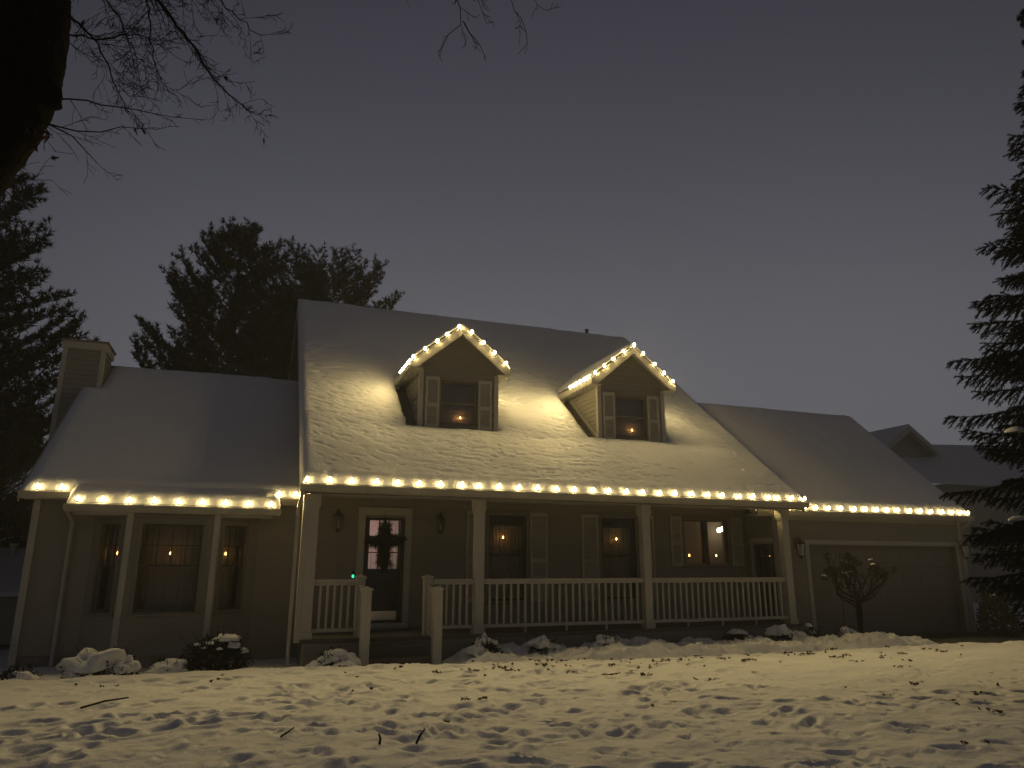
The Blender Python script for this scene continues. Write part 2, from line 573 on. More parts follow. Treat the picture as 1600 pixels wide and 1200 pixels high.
def window(fr, u0, u1, z0, z1, grid=(1, 1), kind='double', parent=house, casing=0.085, curtain=None, room=0.9, gridlow=None, name='window', top_row=None, sashmat='sash', roommat='room'):
    """casing is the part; sashes, panes, muntins and the curtain are its sub-parts; the opening is u0..u1, z0..z1"""
    mb = MB()
    c = casing
    fr.box(mb, u0 - c, u0, -0.03, 0.035, z0 - 0.02, z1 + c)
    fr.box(mb, u1, u1 + c, -0.03, 0.035, z0 - 0.02, z1 + c)
    fr.box(mb, u0 + .0005, u1 - .0005, -0.03, 0.033, z1, z1 + c)
    fr.box(mb, u0 - c - 0.02, u1 + c + 0.02, -0.03, 0.06, z0 - 0.065, z0 - 0.021)
    fr.box(mb, u0 - c - 0.02, u1 + c + 0.02, -0.01, 0.05, z1 + c + 0.001, z1 + c + 0.025)
    w = mb.build(name, 'casing', parent, bevel=0.004)
    zm = z0 + (z1 - z0) * 0.52
    def sash(a, b, za, zb, n, g, toprow=None):
        s = 0.038
        m = MB()
        fr.box(m, a, a + s, n - 0.03, n, za, zb)
        fr.box(m, b - s, b, n - 0.03, n, za, zb)
        fr.box(m, a + s, b - s, n - 0.029, n - .001, za, za + s * 1.15)
        fr.box(m, a + s, b - s, n - 0.029, n - .001, zb - s, zb)
        m.build('sash', sashmat, w)
        m = MB()
        m.add([fr.p(a + s, n - 0.016, za + s), fr.p(b - s, n - 0.016, za + s), fr.p(b - s, n - 0.016, zb - s), fr.p(a + s, n - 0.016, zb - s)], [(0, 1, 2, 3)])
        m.build('pane', 'glass', w)
        if toprow:                                    # one row of small lights at the top of the sash
            zt = zb - s - toprow
            m = MB()
            fr.box(m, a + s, b - s, n - 0.022, n - 0.006, zt - .012, zt + .012)
            m.build('muntin', sashmat, w)
            for k in (1, 2):
                uu = a + s + (b - a - 2 * s) * k / 3
                m = MB()
                fr.box(m, uu - .011, uu + .011, n - 0.021, n - 0.007, zt + .012, zb - s)
                m.build('muntin', sashmat, w)
        for i in range(1, g[0]):
            uu = a + s + (b - a - 2 * s) * i / g[0]
            m = MB()
            fr.box(m, uu - .009, uu + .009, n - 0.022, n - 0.006, za + s, zb - s)
            m.build('muntin', sashmat, w)
        for i in range(1, g[1]):
            zz = za + s + (zb - za - 2 * s) * i / g[1]
            m = MB()
            fr.box(m, a + s, b - s, n - 0.0225, n - 0.0055, zz - .009, zz + .009)
            m.build('muntin', sashmat, w)
    if kind == 'double':
        sash(u0, u1, zm - 0.02, z1, -0.035, grid, top_row)
        sash(u0, u1, z0, zm + 0.02, -0.070, gridlow or (1, 1))
    elif kind == 'pair':
        um = (u0 + u1) / 2
        m = MB()
        fr.box(m, um - 0.05, um + 0.05, -0.06, 0.02, z0, z1)
        m.build('mullion', 'sash', w)
        sash(u0, um - 0.05, z0, z1, -0.035, grid)
        sash(um + 0.05, u1, z0, z1, -0.035, grid)
    # room behind
    if room is None:
        room, ab = 0.25, 0.0
    else:
        ab = 0.6
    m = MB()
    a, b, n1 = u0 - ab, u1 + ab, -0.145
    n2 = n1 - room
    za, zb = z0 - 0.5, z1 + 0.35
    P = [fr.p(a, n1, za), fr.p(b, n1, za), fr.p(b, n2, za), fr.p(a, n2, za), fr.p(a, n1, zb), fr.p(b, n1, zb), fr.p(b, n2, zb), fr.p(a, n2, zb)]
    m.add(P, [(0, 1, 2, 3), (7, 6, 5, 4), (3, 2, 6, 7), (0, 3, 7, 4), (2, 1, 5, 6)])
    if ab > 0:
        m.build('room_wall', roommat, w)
    if curtain:
        cz0, cz1, nn = curtain
        m = MB()
        N = 60
        vs = []
        for i in range(N + 1):
            u = u0 - 0.06 + (u1 - u0 + 0.12) * i / N
            n = nn + 0.012 * math.sin(i * 1.25) + 0.006 * math.sin(i * 0.47)
            vs += [fr.p(u, n, cz0), fr.p(u, n, cz1)]
        m.add(vs, [(2 * i, 2 * i + 2, 2 * i + 3, 2 * i + 1) for i in range(N)])
        m.build('curtain', 'curtain', w, smooth=True)
    return w

def shutter(fr, u0, u1, z0, z1, parent=house):
    mb = MB()
    s = 0.045
    fr.box(mb, u0, u0 + s, 0.024, 0.058, z0, z1)
    fr.box(mb, u1 - s, u1, 0.024, 0.058, z0, z1)
    zm = z0 + (z1 - z0) * 0.45
    for a, b in ((z0, z0 + 0.085), (zm - 0.04, zm + 0.04), (z1 - 0.075, z1)):
        fr.box(mb, u0 + s, u1 - s, 0.025, 0.056, a, b)
    fr.box(mb, u0 + s, u1 - s, 0.0242, 0.028, z0 + .086, z1 - .076)
    for a, b in ((z0 + 0.085, zm - 0.04), (zm + 0.04, z1 - 0.075)):
        n = int((b - a) / 0.034)
        for i in range(n):
            z = a + (i + 0.5) * (b - a) / n
            mb.hexa([fr.p(u0 + s, 0.050, z - 0.016), fr.p(u1 - s, 0.050, z - 0.016), fr.p(u1 - s, 0.030, z + 0.006), fr.p(u0 + s, 0.030, z + 0.006),
                     fr.p(u0 + s, 0.053, z - 0.010), fr.p(u1 - s, 0.053, z - 0.010), fr.p(u1 - s, 0.033, z + 0.012), fr.p(u0 + s, 0.033, z + 0.012)])
    return mb.build('shutter', 'shutter', parent)

SL = 0.794
def S_main(y):
    return 3.069 + SL * (y + 0.5)

# ---- porch wall (main block front) with door and three windows
WY = 1.6
fp = Frame((0, WY, 0), (1, 0, 0), (0, -1, 0))
DOOR = (1.15, 1.96, 0.50, 2.70)
W1 = (3.78, 4.62, 0.98, 2.78)
W2 = (6.45, 7.30, 0.98, 2.78)
W3 = (8.62, 9.82, 1.72, 2.77)
pw = wall('wall', fp, 0.0, 10.35, 0.42, 3.10, [DOOR, W1, W2, W3], single=True, bz0=0.52)
window(fp, *W1, top_row=0.19, curtain=(0.9, 2.56, -0.30), room=1.6)
window(fp, *W2, top_row=0.19, curtain=(0.9, 2.56, -0.30), room=1.6)
window(fp, *W3, kind='pair', room=0.55, roommat='kitchen')
for a, b in ((3.27, 3.68), (4.71, 5.11), (5.94, 6.35), (7.39, 7.78)):
    shutter(fp, a, b, 0.97, 2.83)
for a, b in ((8.23, 8.53), (9.91, 10.24)):
    shutter(fp, a, b, 1.70, 2.84)

# ---- front door: casing, storm door, inner door with nine lights, hall behind
mb = MB()
fp.box(mb, 1.01, 1.149, 0.0, 0.045, 0.56, 2.70)
fp.box(mb, 1.961, 2.10, 0.0, 0.045, 0.56, 2.70)
fp.box(mb, 1.01, 2.10, 0.0, 0.044, 2.701, 2.82)
fp.box(mb, 0.99, 2.12, 0.0, 0.075, 2.821, 2.85)
for a, b in ((1.02, 1.03), (2.08, 2.09)):
    fp.box(mb, a, b, 0.045, 0.055, 0.56, 2.70)
door = mb.build('front_door', 'trim', house, bevel=0.004)
mb = MB()
fp.box(mb, 1.155, 1.235, -0.04, -0.002, 0.62, 2.69)
fp.box(mb, 1.875, 1.955, -0.04, -0.002, 0.62, 2.69)
fp.box(mb, 1.236, 1.874, -0.039, -0.003, 2.60, 2.69)
fp.box(mb, 1.236, 1.874, -0.039, -0.003, 0.62, 0.86)
mb.build('storm_door', 'dark', door)
mb = MB()
mb.add([fp.p(1.235, -0.02, 0.86), fp.p(1.875, -0.02, 0.86), fp.p(1.875, -0.02, 2.60), fp.p(1.235, -0.02, 2.60)], [(0, 1, 2, 3)])
mb.build('pane', 'glass', door)
mb = MB()
fp.box(mb, 1.26, 1.85, 0.000, 0.004, 0.66, 0.83)
mb.build('kick_plate', 'steel', door)
mb = MB()
fp.box(mb, 1.10, 2.01, -0.06, 0.16, 0.555, 0.60)
fp.box(mb, 1.04, 2.07, -0.02, 0.10, 0.502, 0.554)
mb.build('threshold', 'steel', door, bevel=0.004)
mb = MB()
for a, b, c, d in ((1.155, 1.26, 0.60, 2.69), (1.85, 1.955, 0.60, 2.69), (1.26, 1.85, 2.60, 2.69), (1.26, 1.85, 0.60, 1.64)):
    fp.box(mb, a, b, -0.125, -0.085, c, d)
for i in (1, 2):
    u = 1.26 + 0.59 * i / 3
    fp.box(mb, u - .011, u + .011, -0.12, -0.09, 1.64, 2.60)
    z = 1.64 + 0.96 * i / 3
    fp.box(mb, 1.26, 1.85, -0.119, -0.091, z - .011, z + .011)
mb.build('inner_door', 'doorwood', door)
mb = MB()
mb.tube([fp.p(1.21, 0.0, 1.55), fp.p(1.21, 0.05, 1.55), fp.p(1.21, 0.05, 1.43), fp.p(1.21, 0.0, 1.43)], 0.009, 6)
mb.build('handle', 'brass', door)
# hall behind the door (walls, stair balusters, lit by its ceiling lamp)
mb = MB()
m_ = [fp.p(u, n, z) for z in (0.5, 3.0) for (u, n) in ((0.6, -0.15), (2.6, -0.15), (2.6, -2.6), (0.6, -2.6))]
mb.add(m_, [(0, 1, 2, 3), (7, 6, 5, 4), (3, 2, 6, 7), (0, 3, 7, 4), (2, 1, 5, 6)])
mb.build('hall_wall', 'hall', door)
mb = MB()
for i in range(9):
    u = 1.15 + i * 0.135
    fp.box(mb, u, u + 0.035, -1.75, -1.71, 0.5, 2.0 + 0.09 * i)
for i in range(7):
    fp.box(mb, 1.0 + i * .2, 1.2 + i * .2, -2.55, -1.78, 0.5, 0.75 + 0.2 * i)
mb.hexa([fp.p(1.05, -1.70, 1.95), fp.p(2.35, -1.70, 2.85), fp.p(2.35, -1.77, 2.85), fp.p(1.05, -1.77, 1.95),
         fp.p(1.05, -1.70, 2.02), fp.p(2.35, -1.70, 2.92), fp.p(2.35, -1.77, 2.92), fp.p(1.05, -1.77, 2.02)])
mb.build('staircase', 'trim', door)
mb = MB()
mb.lathe([(0.02, 0.10), (0.13, 0.09), (0.15, 0.03), (0.09, 0.0)], (1.0, WY + 1.2, 2.86), 14)
mb.build('hall_lamp', emit('hall_lamp_glow', (1.0, 0.84, 0.80), 52.0), door, smooth=True)

# ---- porch: deck, skirt, ceiling, beam, posts, railings, steps
mb = MB()
mb.box(-0.10, 10.34, -0.12, 1.60, 0.44, 0.50)
porch = mb.build('porch_floor', 'deck', house)
mb = MB()
mb.box(-0.02, 10.30, -0.08, -0.04, -0.1, 0.435)
mb.box(-0.02, 0.02, -0.04, 1.6, -0.1, 0.435)
mb.box(-0.05, 10.32, -0.10, -0.081, 0.28, 0.432)
mb.build('porch_skirt', 'siding', house)
mb = MB()
mb.box(-0.05, 10.34, 0.095, 1.60, 3.02, 3.05)
mb.build('porch_ceiling', 'trim', house)
mb = MB()
mb.box(-0.09, 10.25, -0.09, 0.094, 2.93, 3.16)
mb.build('porch_beam', 'trim', house, bevel=0.004)
PX = [0.0, 3.056, 6.63, 10.156]
for i, x in enumerate(PX):
    mb = MB()
    h = 0.085
    mb.box(x - h, x + h, -h, h, 0.50, 2.93)
    mb.box(x - h - .028, x + h + .028, -h - .028, h + .028, 2.74, 2.929)
    mb.box(x - h - .016, x + h + .016, -h - .016, h + .016, 2.70, 2.739)
    mb.box(x - h - .02, x + h + .02, -h - .02, h + .02, 0.501, 0.62)
    if i == 0:
        mb.box(x - h - .10, x - h - .001, -h - .01, h, 0.45, 2.93)
    mb.build('porch_post', 'trim', house, bevel=0.004)

def railing(x0, x1, n, blocks):
    mb = MB()
    mb.box(x0, x1, -0.045, 0.045, 1.425, 1.471)
    mb.box(x0, x1, -0.025, 0.025, 1.375, 1.4245)
    r = mb.build('porch_railing', 'trim', house, bevel=0.005)
    m = MB()
    m.box(x0, x1, -0.025, 0.025, 0.60, 0.66)
    m.build('bottom_rail', 'trim', r)
    me = None
    for i in range(n):
        x = x0 + (x1 - x0) * (i + 1) / (n + 1)
        if me is None:
            m = MB()
            m.box(-0.019, 0.019, -0.019, 0.019, 0.6605, 1.3745)
            o = m.build('baluster', 'trim', r)
            me = o.data
        else:
            o = bpy.data.objects.new('baluster', me)
            S.collection.objects.link(o)
            o.parent = r
        o.location.x = x
    for k in range(blocks):
        x = x0 + (x1 - x0) * (k + 1) / (blocks + 1)
        m = MB()
        m.box(x - .02, x + .02, -.022, .022, 0.501, 0.5995)
        m.build('support_block', 'trim', r)

railing(PX[0] + .086, 0.81, 5, 0)
railing(2.20, PX[1] - .086, 5, 0)
railing(PX[1] + .086, PX[2] - .086, 23, 3)
railing(PX[2] + .086, PX[3] - .086, 23, 3)

def newel(x, y, z0, z1):
    mb = MB()
    h = 0.075
    mb.box(x - h, x + h, y - h, y + h, z0, z1 - 0.05)
    mb.box(x - h - .022, x + h + .022, y - h - .022, y + h + .022, z1 - .0495, z1 - 0.02)
    mb.add([(x - h, y - h, z1 - .0195), (x + h, y - h, z1 - .0195), (x + h, y + h, z1 - .0195), (x - h, y + h, z1 - .0195), (x, y, z1 + 0.02)], [(0, 1, 4), (1, 2, 4), (2, 3, 4), (3, 0, 4)])
    mb.build('newel_post', 'trim', house, bevel=0.004)

for x in (0.885, 2.10):
    newel(x, 0.0, 0.50, 1.54)
    newel(x, -0.75, 0.0, 1.36)
    mb = MB()
    sr = None
    for z0, z1 in ((1.40, 1.22), (0.66, 0.48)):
        mb = MB()
        mb.hexa([(x - .03, -.675, z1 - .05), (x + .03, -.675, z1 - .05), (x + .03, -.075, z0 - .05), (x - .03, -.075, z0 - .05),
                 (x - .03, -.675, z1), (x + .03, -.675, z1), (x + .03, -.075, z0), (x - .03, -.075, z0)])
        if sr is None:
            sr = mb.build('stair_railing', 'trim', house)
        else:
            mb.build('bottom_rail', 'trim', sr)
    for k in range(4):
        y = -.56 + k * .135
        t = (y + .675) / .6
        m = MB()
        m.box(x - .018, x + .018, y - .018, y + .018, .48 + .18 * t, 1.17 + .18 * t)
        m.build('baluster', 'trim', sr)
for k in range(2):
    mb = MB()
    mb.box(0.97, 2.015, -0.42 - 0.29 * k, -0.121 if k == 0 else -0.421, 0.0, 0.345 - 0.155 * k)
    mb.box(0.965, 2.02, -0.44 - 0.29 * k, -0.1205 if k == 0 else -0.4205, 0.346 - 0.155 * k, 0.375 - 0.155 * k)
    mb.build('step', 'deck', house)

# ---- eaves: gutters, soffits, fascias
def gutter(x0, x1, y, zt, depth=0.12, h=0.115, name='gutter'):
    pr = [(y, zt), (y - 0.004, zt - 0.02), (y + 0.012, zt - 0.05), (y + 0.035, zt - h), (y + depth, zt - h), (y + depth, zt), (y + depth - .012, zt), (y + depth - .012, zt - 0.045), (y + 0.02, zt - 0.045), (y + 0.015, zt)]
    mb = MB()
    mb.prism(pr, 'x', x0, x1)
    return mb.build(name, 'gutter', house)

def soffit(x0, x1, y0, y1, z, fz):
    mb = MB()
    mb.box(x0, x1, y0, y1, z, z + 0.02)
    mb.box(x0, x1, y0 - 0.0205, y0 - 0.0005, z - 0.012, fz)
    mb.build('soffit', 'trim', house)

gutter(-0.291, 10.497, -0.50, 3.069)
soffit(-0.28, 10.485, -0.36, -0.0905, 2.955, 3.10)
WGY, WGZ = 1.15, 2.945
gutter(-4.80, -4.02, WGY, WGZ)
gutter(-0.53, -0.105, WGY, WGZ)
soffit(-4.78, -0.105, WGY + .14, 1.6, WGZ - .118, WGZ + .03)
BGY, BGZ = 0.88, 2.728
gutter(-4.045, -0.512, BGY, BGZ)
soffit(-4.03, -0.53, BGY + .14, 1.58, BGZ - .118, BGZ + .03)
mb = MB()
mb.box(-3.92, -0.66, BGY + .17, BGY + .20, BGZ - .175, BGZ - .119)
mb.build('frieze_board', 'trim', house)
GGY, GGZ = 0.20, 2.945
gutter(9.68, 16.37, GGY, GGZ)
soffit(9.70, 16.35, GGY + .14, 0.60, GGZ - .118, GGZ + .03)
mb = MB()
mb.box(10.36, 16.1, .555, .598, GGZ - .20, GGZ - .1185)
mb.build('frieze_board', 'trim', house)

def downspout(pts, parent=house):
    mb = MB()
    mb.tube(pts, 0.042, 4)
    mb.build('downspout', 'gutter', parent)

downspout([(-0.24, -0.42, 2.96), (-0.24, -0.40, 2.90), (-0.27, -0.20, 2.68), (-0.27, -0.13, 2.55), (-0.27, -0.13, 0.10), (-0.29, -0.28, 0.04)])
downspout([(-4.0, 1.02, 2.62), (-3.99, 1.40, 2.50), (-3.99, 1.52, 2.40), (-3.99, 1.52, 0.05)])
downspout([(16.25, 0.29, 2.84), (16.25, 0.31, 2.76), (16.22, 0.50, 2.62), (16.22, 0.53, 2.5), (16.22, 0.53, 0.1)])

# ---- left wing: front wall, angled bay with three windows
fw = Frame((0, 1.6, 0), (1, 0, 0), (0, -1, 0))
wall('wall', Frame((-4.62, 1.6, 0), (1, 0, 0), (0, -1, 0)), 0.0, 0.97, -0.1, 2.84, [], bz0=0.22)
wall('wall', Frame((-0.88, 1.6, 0), (1, 0, 0), (0, -1, 0)), 0.0, 0.88, -0.1, 2.84, [], bz0=0.22)
def corner_board(x, y, z0, z1, w=0.10, t=0.05, name='corner_board'):
    mb = MB()
    mb.box(x - w / 2, x + w / 2, y - t, y + 0.04, z0, z1)
    return mb.build(name, 'trim', house, bevel=0.004)
corner_board(-4.58, 1.57, 0.0, 2.827, 0.11)
bc = (-3.02, 1.05)
bd = (-1.60, 1.05)
rl = (-3.65, 1.60)
rr_ = (-0.88, 1.60)
fbay = Frame((bc[0], bc[1], 0), (1, 0, 0), (0, -1, 0))
LC = bd[0] - bc[0]
WB = (0.22, LC - 0.22, 0.92, 2.42)
wall('bay_wall', fbay, 0, LC, -0.1, 2.61, [WB], bz0=0.22)
window(fbay, *WB, grid=(4, 2), curtain=(0.85, 2.5, -0.42), room=None, casing=0.08, name='bay_window')
ul = Vector((bc[0] - rl[0], bc[1] - rl[1], 0))
fl = Frame((rl[0], rl[1], 0), ul, (ul.y, -ul.x, 0))
LL = ul.length
WL = (0.22, LL - 0.16, 0.92, 2.42)
wall('bay_wall', fl, 0, LL, -0.1, 2.61, [WL], bz0=0.22)
window(fl, *WL, grid=(3, 2), curtain=(0.85, 2.5, -0.28), room=None, casing=0.06, name='bay_window')
ur = Vector((rr_[0] - bd[0], rr_[1] - bd[1], 0))
frr = Frame((bd[0], bd[1], 0), ur, (ur.y, -ur.x, 0))
LR = ur.length
WR = (0.16, LR - 0.28, 0.92, 2.42)
wall('bay_wall', frr, 0, LR, -0.1, 2.61, [WR], bz0=0.22)
window(frr, *WR, grid=(3, 2), curtain=(0.85, 2.5, -0.28), room=None, casing=0.06, name='bay_window')
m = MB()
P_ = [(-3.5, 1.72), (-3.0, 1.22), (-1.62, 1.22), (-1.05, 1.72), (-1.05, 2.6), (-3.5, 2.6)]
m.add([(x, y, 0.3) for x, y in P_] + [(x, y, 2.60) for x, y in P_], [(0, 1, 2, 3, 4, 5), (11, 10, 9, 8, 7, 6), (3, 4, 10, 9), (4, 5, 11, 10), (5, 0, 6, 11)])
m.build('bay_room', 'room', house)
for (x, y) in (bc, bd):
    mb = MB()
    mb.prism([(x - .065, y + .02), (x - .045, y - .035), (x + .045, y - .035), (x + .065, y + .02)], 'z', 0.0, 2.61)
    mb.build('corner_board', 'trim', house)

# ---- garage: front wall with wide door, side wall with service door
fg = Frame((10.35, 0.60, 0), (1, 0, 0), (0, -1, 0))
GD = (0.98, 5.66, 0.0, 2.20)
wall('wall', fg, 0, 5.82 + .05, -0.1, 2.84, [GD], bz0=0.16)
mb = MB()
for a, b, c, d in ((0.87, 0.979, 0.1, 2.20), (5.661, 5.77, 0.1, 2.20), (0.87, 5.77, 2.201, 2.30)):
    fg.box(mb, a, b, -0.02, 0.045, c, d)
gdo = mb.build('garage_door', 'trim', house, bevel=0.004)
for k in range(4):
    z0 = 0.11 + k * 0.522
    m = MB()
    fg.box(m, 0.985, 5.655, -0.15, -0.115, z0, z0 + 0.514)
    for i in range(8):
        u = 1.06 + i * 0.573
        fg.box(m, u, u + 0.48, -0.1148, -0.108, z0 + 0.09, z0 + 0.425)
    m.build('door_panel', 'gdoor', gdo, bevel=0.006)
m = MB()
fg.box(m, 0.985, 5.655, -0.15, -0.11, 0.10, 0.109)
m.build('door_seal', 'dark', gdo)
corner_board(16.19, 0.575, 0.05, 2.826, 0.11)
fs = Frame((10.35, 1.60, 0), (0, -1, 0), (-1, 0, 0))
SD = (0.30, 0.98, 0.50, 2.24)
wall('wall', fs, 0, 1.0, 0.4, 2.95, [SD], bz0=0.52)
mb = MB()
fs.box(mb, 0.22, 0.299, 0.0, 0.04, 0.50, 2.24)
fs.box(mb, 0.22, 0.999, 0.0, 0.04, 2.241, 2.34)
sdo = mb.build('service_door', 'trim', house)
m = MB()
for a, b, c, d in ((0.30, 0.42, 0.5, 2.24), (0.88, 0.98, 0.5, 2.24), (0.42, 0.88, 2.08, 2.24), (0.42, 0.88, 0.5, 1.3)):
    fs.box(m, a, b, -0.08, -0.03, c, d)
m.build('door_slab', 'doorwood', sdo)
m = MB()
m.add([fs.p(0.42, -0.05, 1.3), fs.p(0.88, -0.05, 1.3), fs.p(0.88, -0.05, 2.08), fs.p(0.42, -0.05, 2.08)], [(0, 1, 2, 3)])
m.build('pane', 'glass', sdo)
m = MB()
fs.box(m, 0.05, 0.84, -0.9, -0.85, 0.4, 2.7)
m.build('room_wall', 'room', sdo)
m = MB()
fs.box(m, 0.42, 0.88, -0.046, -0.034, 1.92, 1.94)
for u in (0.57, 0.72):
    fs.box(m, u - .006, u + .006, -0.045, -0.035, 1.3, 2.08)
m.build('muntin', 'casing', sdo)

# ---- gable walls, rear walls, chimney
def gable(name, x, y0, y1, zlow, ridge_y, ridge_z, drop, face, single_rows=None, SL=SL):
    mb = MB()
    ze = ridge_z - SL * (ridge_y - y0) - drop
    ze2 = ridge_z - SL * (y1 - ridge_y) - drop
    mb.prism([(y0, zlow), (y1, zlow), (y1, ze2), (ridge_y, ridge_z - drop), (y0, ze)], 'x', x, x + 0.12)
    w = mb.build(name, 'siding', house)
    fr = Frame((x if face < 0 else x + .12, 0, 0), (0, 1, 0), (face, 0, 0))
    def lims(z):
        h = max(0.0, (ridge_z - drop - z) / SL)
        return (max(y0, ridge_y - h), min(y1, ridge_y + h))
    clapboards(fr, y0, y1, single_rows or 0.3, ridge_z - drop - .05, [], w, False, lims)
    return w

RY, RZ = 7.308, 9.266
gable('gable_wall', 0.0, 1.75, 13.0, 0.0, RY, RZ, 0.30, -1, 2.7)
gable('gable_wall', 10.18, 1.75, 13.0, 0.0, RY, RZ, 0.30, 1, 2.7)
WRY, WRZ = 5.45, 6.36
gable('gable_wall', -4.60, 1.75, 9.3, 0.0, WRY, WRZ, 0.28, -1, 0.3)
GRY, GRZ = 3.80, 6.29
gable('gable_wall', 16.10, 0.75, 7.0, 0.0, GRY, GRZ, 0.30, 1, 0.3, 0.925)
mb = MB()
mb.box(0.0, 10.3, 12.9, 13.0, 0, 4.5)
mb.box(-4.6, 0.0, 9.2, 9.3, 0, 3.0)
mb.box(10.3, 16.2, 6.9, 7.0, 0, 3.0)
mb.build('rear_wall', 'siding', house)
for bb in ((-4.57, -0.9, 1.585, 1.63, -0.2, 0.20), (10.36, 16.15, 0.585, 0.62, -0.2, 0.14)):
    mb = MB()
    mb.box(*bb)
    mb.build('foundation', 'concrete', house)

# roof decks (shingled) under the snow
def deck(name, x0, x1, ey, ez, ry, rz, t=0.10, back=True):
    mb = MB()
    prof = [(ey, ez), (ry, rz)]
    if back:
        ly = 2 * ry - ey
        mb.prism([(ey, ez), (ry, rz), (ly, ez), (ly, ez - t), (ry, rz - t * 1.2), (ey, ez - t)], 'x', x0, x1)
    d = mb.build(name, 'shingle', house)
    for xa, xb in ((x0 - 0.022, x0 - 0.0005), (x1 + 0.0005, x1 + 0.022)):
        m = MB()
        ly = 2 * ry - ey
        m.prism([(ey, ez + .012), (ry, rz + .012), (ly, ez + .012), (ly, ez - 0.17), (ry, rz - 0.185), (ey, ez - 0.17)], 'x', xa, xb)
        m.build('rake_board', 'trim', d)
    return d

T0 = 0.16   # vertical depth of the snow
main_deck = deck('roof', -0.25, 10.455, -0.37, S_main(-0.37) - T0, RY, RZ - T0)
wing_deck = deck('roof', -4.80, -0.02, WGY + .13, WGZ + .13 * SL - T0 + .05, WRY, WRZ - T0)
gar_deck = deck('roof', 9.72, 16.35, GGY + .13, GGZ + .13 * SL - T0 + .05, GRY, GRZ - T0)
mb = MB()
zz = lambda y: WGZ + (y - WGY) * SL - T0 + .05
mb.prism([(BGY + .13, zz(BGY + .13)), (1.5, zz(1.5)), (1.5, zz(1.5) - .08), (BGY + .13, zz(BGY + .13) - .08)], 'x', -4.03, -0.53)
mb.build('bay_roof', 'shingle', house)

# chimney on the wing's end gable
cx0, cx1, cy0, cy1, cz1 = -5.24, -4.46, 4.50, 5.36, 6.55
ch = empty('chimney', (0, 0, 0))
ch.parent = house
for fr_, L in ((Frame((cx0, cy0, 0), (1, 0, 0), (0, -1, 0)), cx1 - cx0), (Frame((cx1, cy0, 0), (0, 1, 0), (1, 0, 0)), cy1 - cy0)):
    m = MB()
    fr_.box(m, 0.0, L, -0.05, 0.0, 3.0, cz1)
    m.build('chimney_wall', 'siding', ch)
    clapboards(fr_, 0.06, L - 0.06, 3.0, cz1 - 0.1, [], ch, False)
m = MB()
m.box(cx0 - .03, cx0 + .06, cy0 - .03, cy0 + .05, 2.8, cz1)
m.box(cx1 - .06, cx1 + .03, cy0 - .03, cy0 + .05, 4.6, cz1)
m.box(cx0 - .045, cx1 + .045, cy0 - .045, cy1 + .045, cz1 - .16, cz1 + .001)
m.build('corner_board', 'trim', ch)
m = MB()
m.box(cx0 - .075, cx1 + .075, cy0 - .075, cy1 + .075, cz1 + .002, cz1 + .045)
m.build('chimney_cap', 'shingle', ch)
m = MB()
m.box(cx0, cx0 + .05, cy0, cy1, 0, cz1)
m.box(cx0, cx1, cy1 - .05, cy1, 3.0, cz1)
m.build('chimney_wall', 'siding', ch)
# vent pipe by the ridge
mb = MB()
mb.lathe([(0.055, -0.3), (0.055, 0.16), (0.075, 0.165), (0.075, 0.20), (0.05, 0.205)], (9.0, RY - .02, 9.13), 10)
mb.build('vent_pipe', 'dark', house)

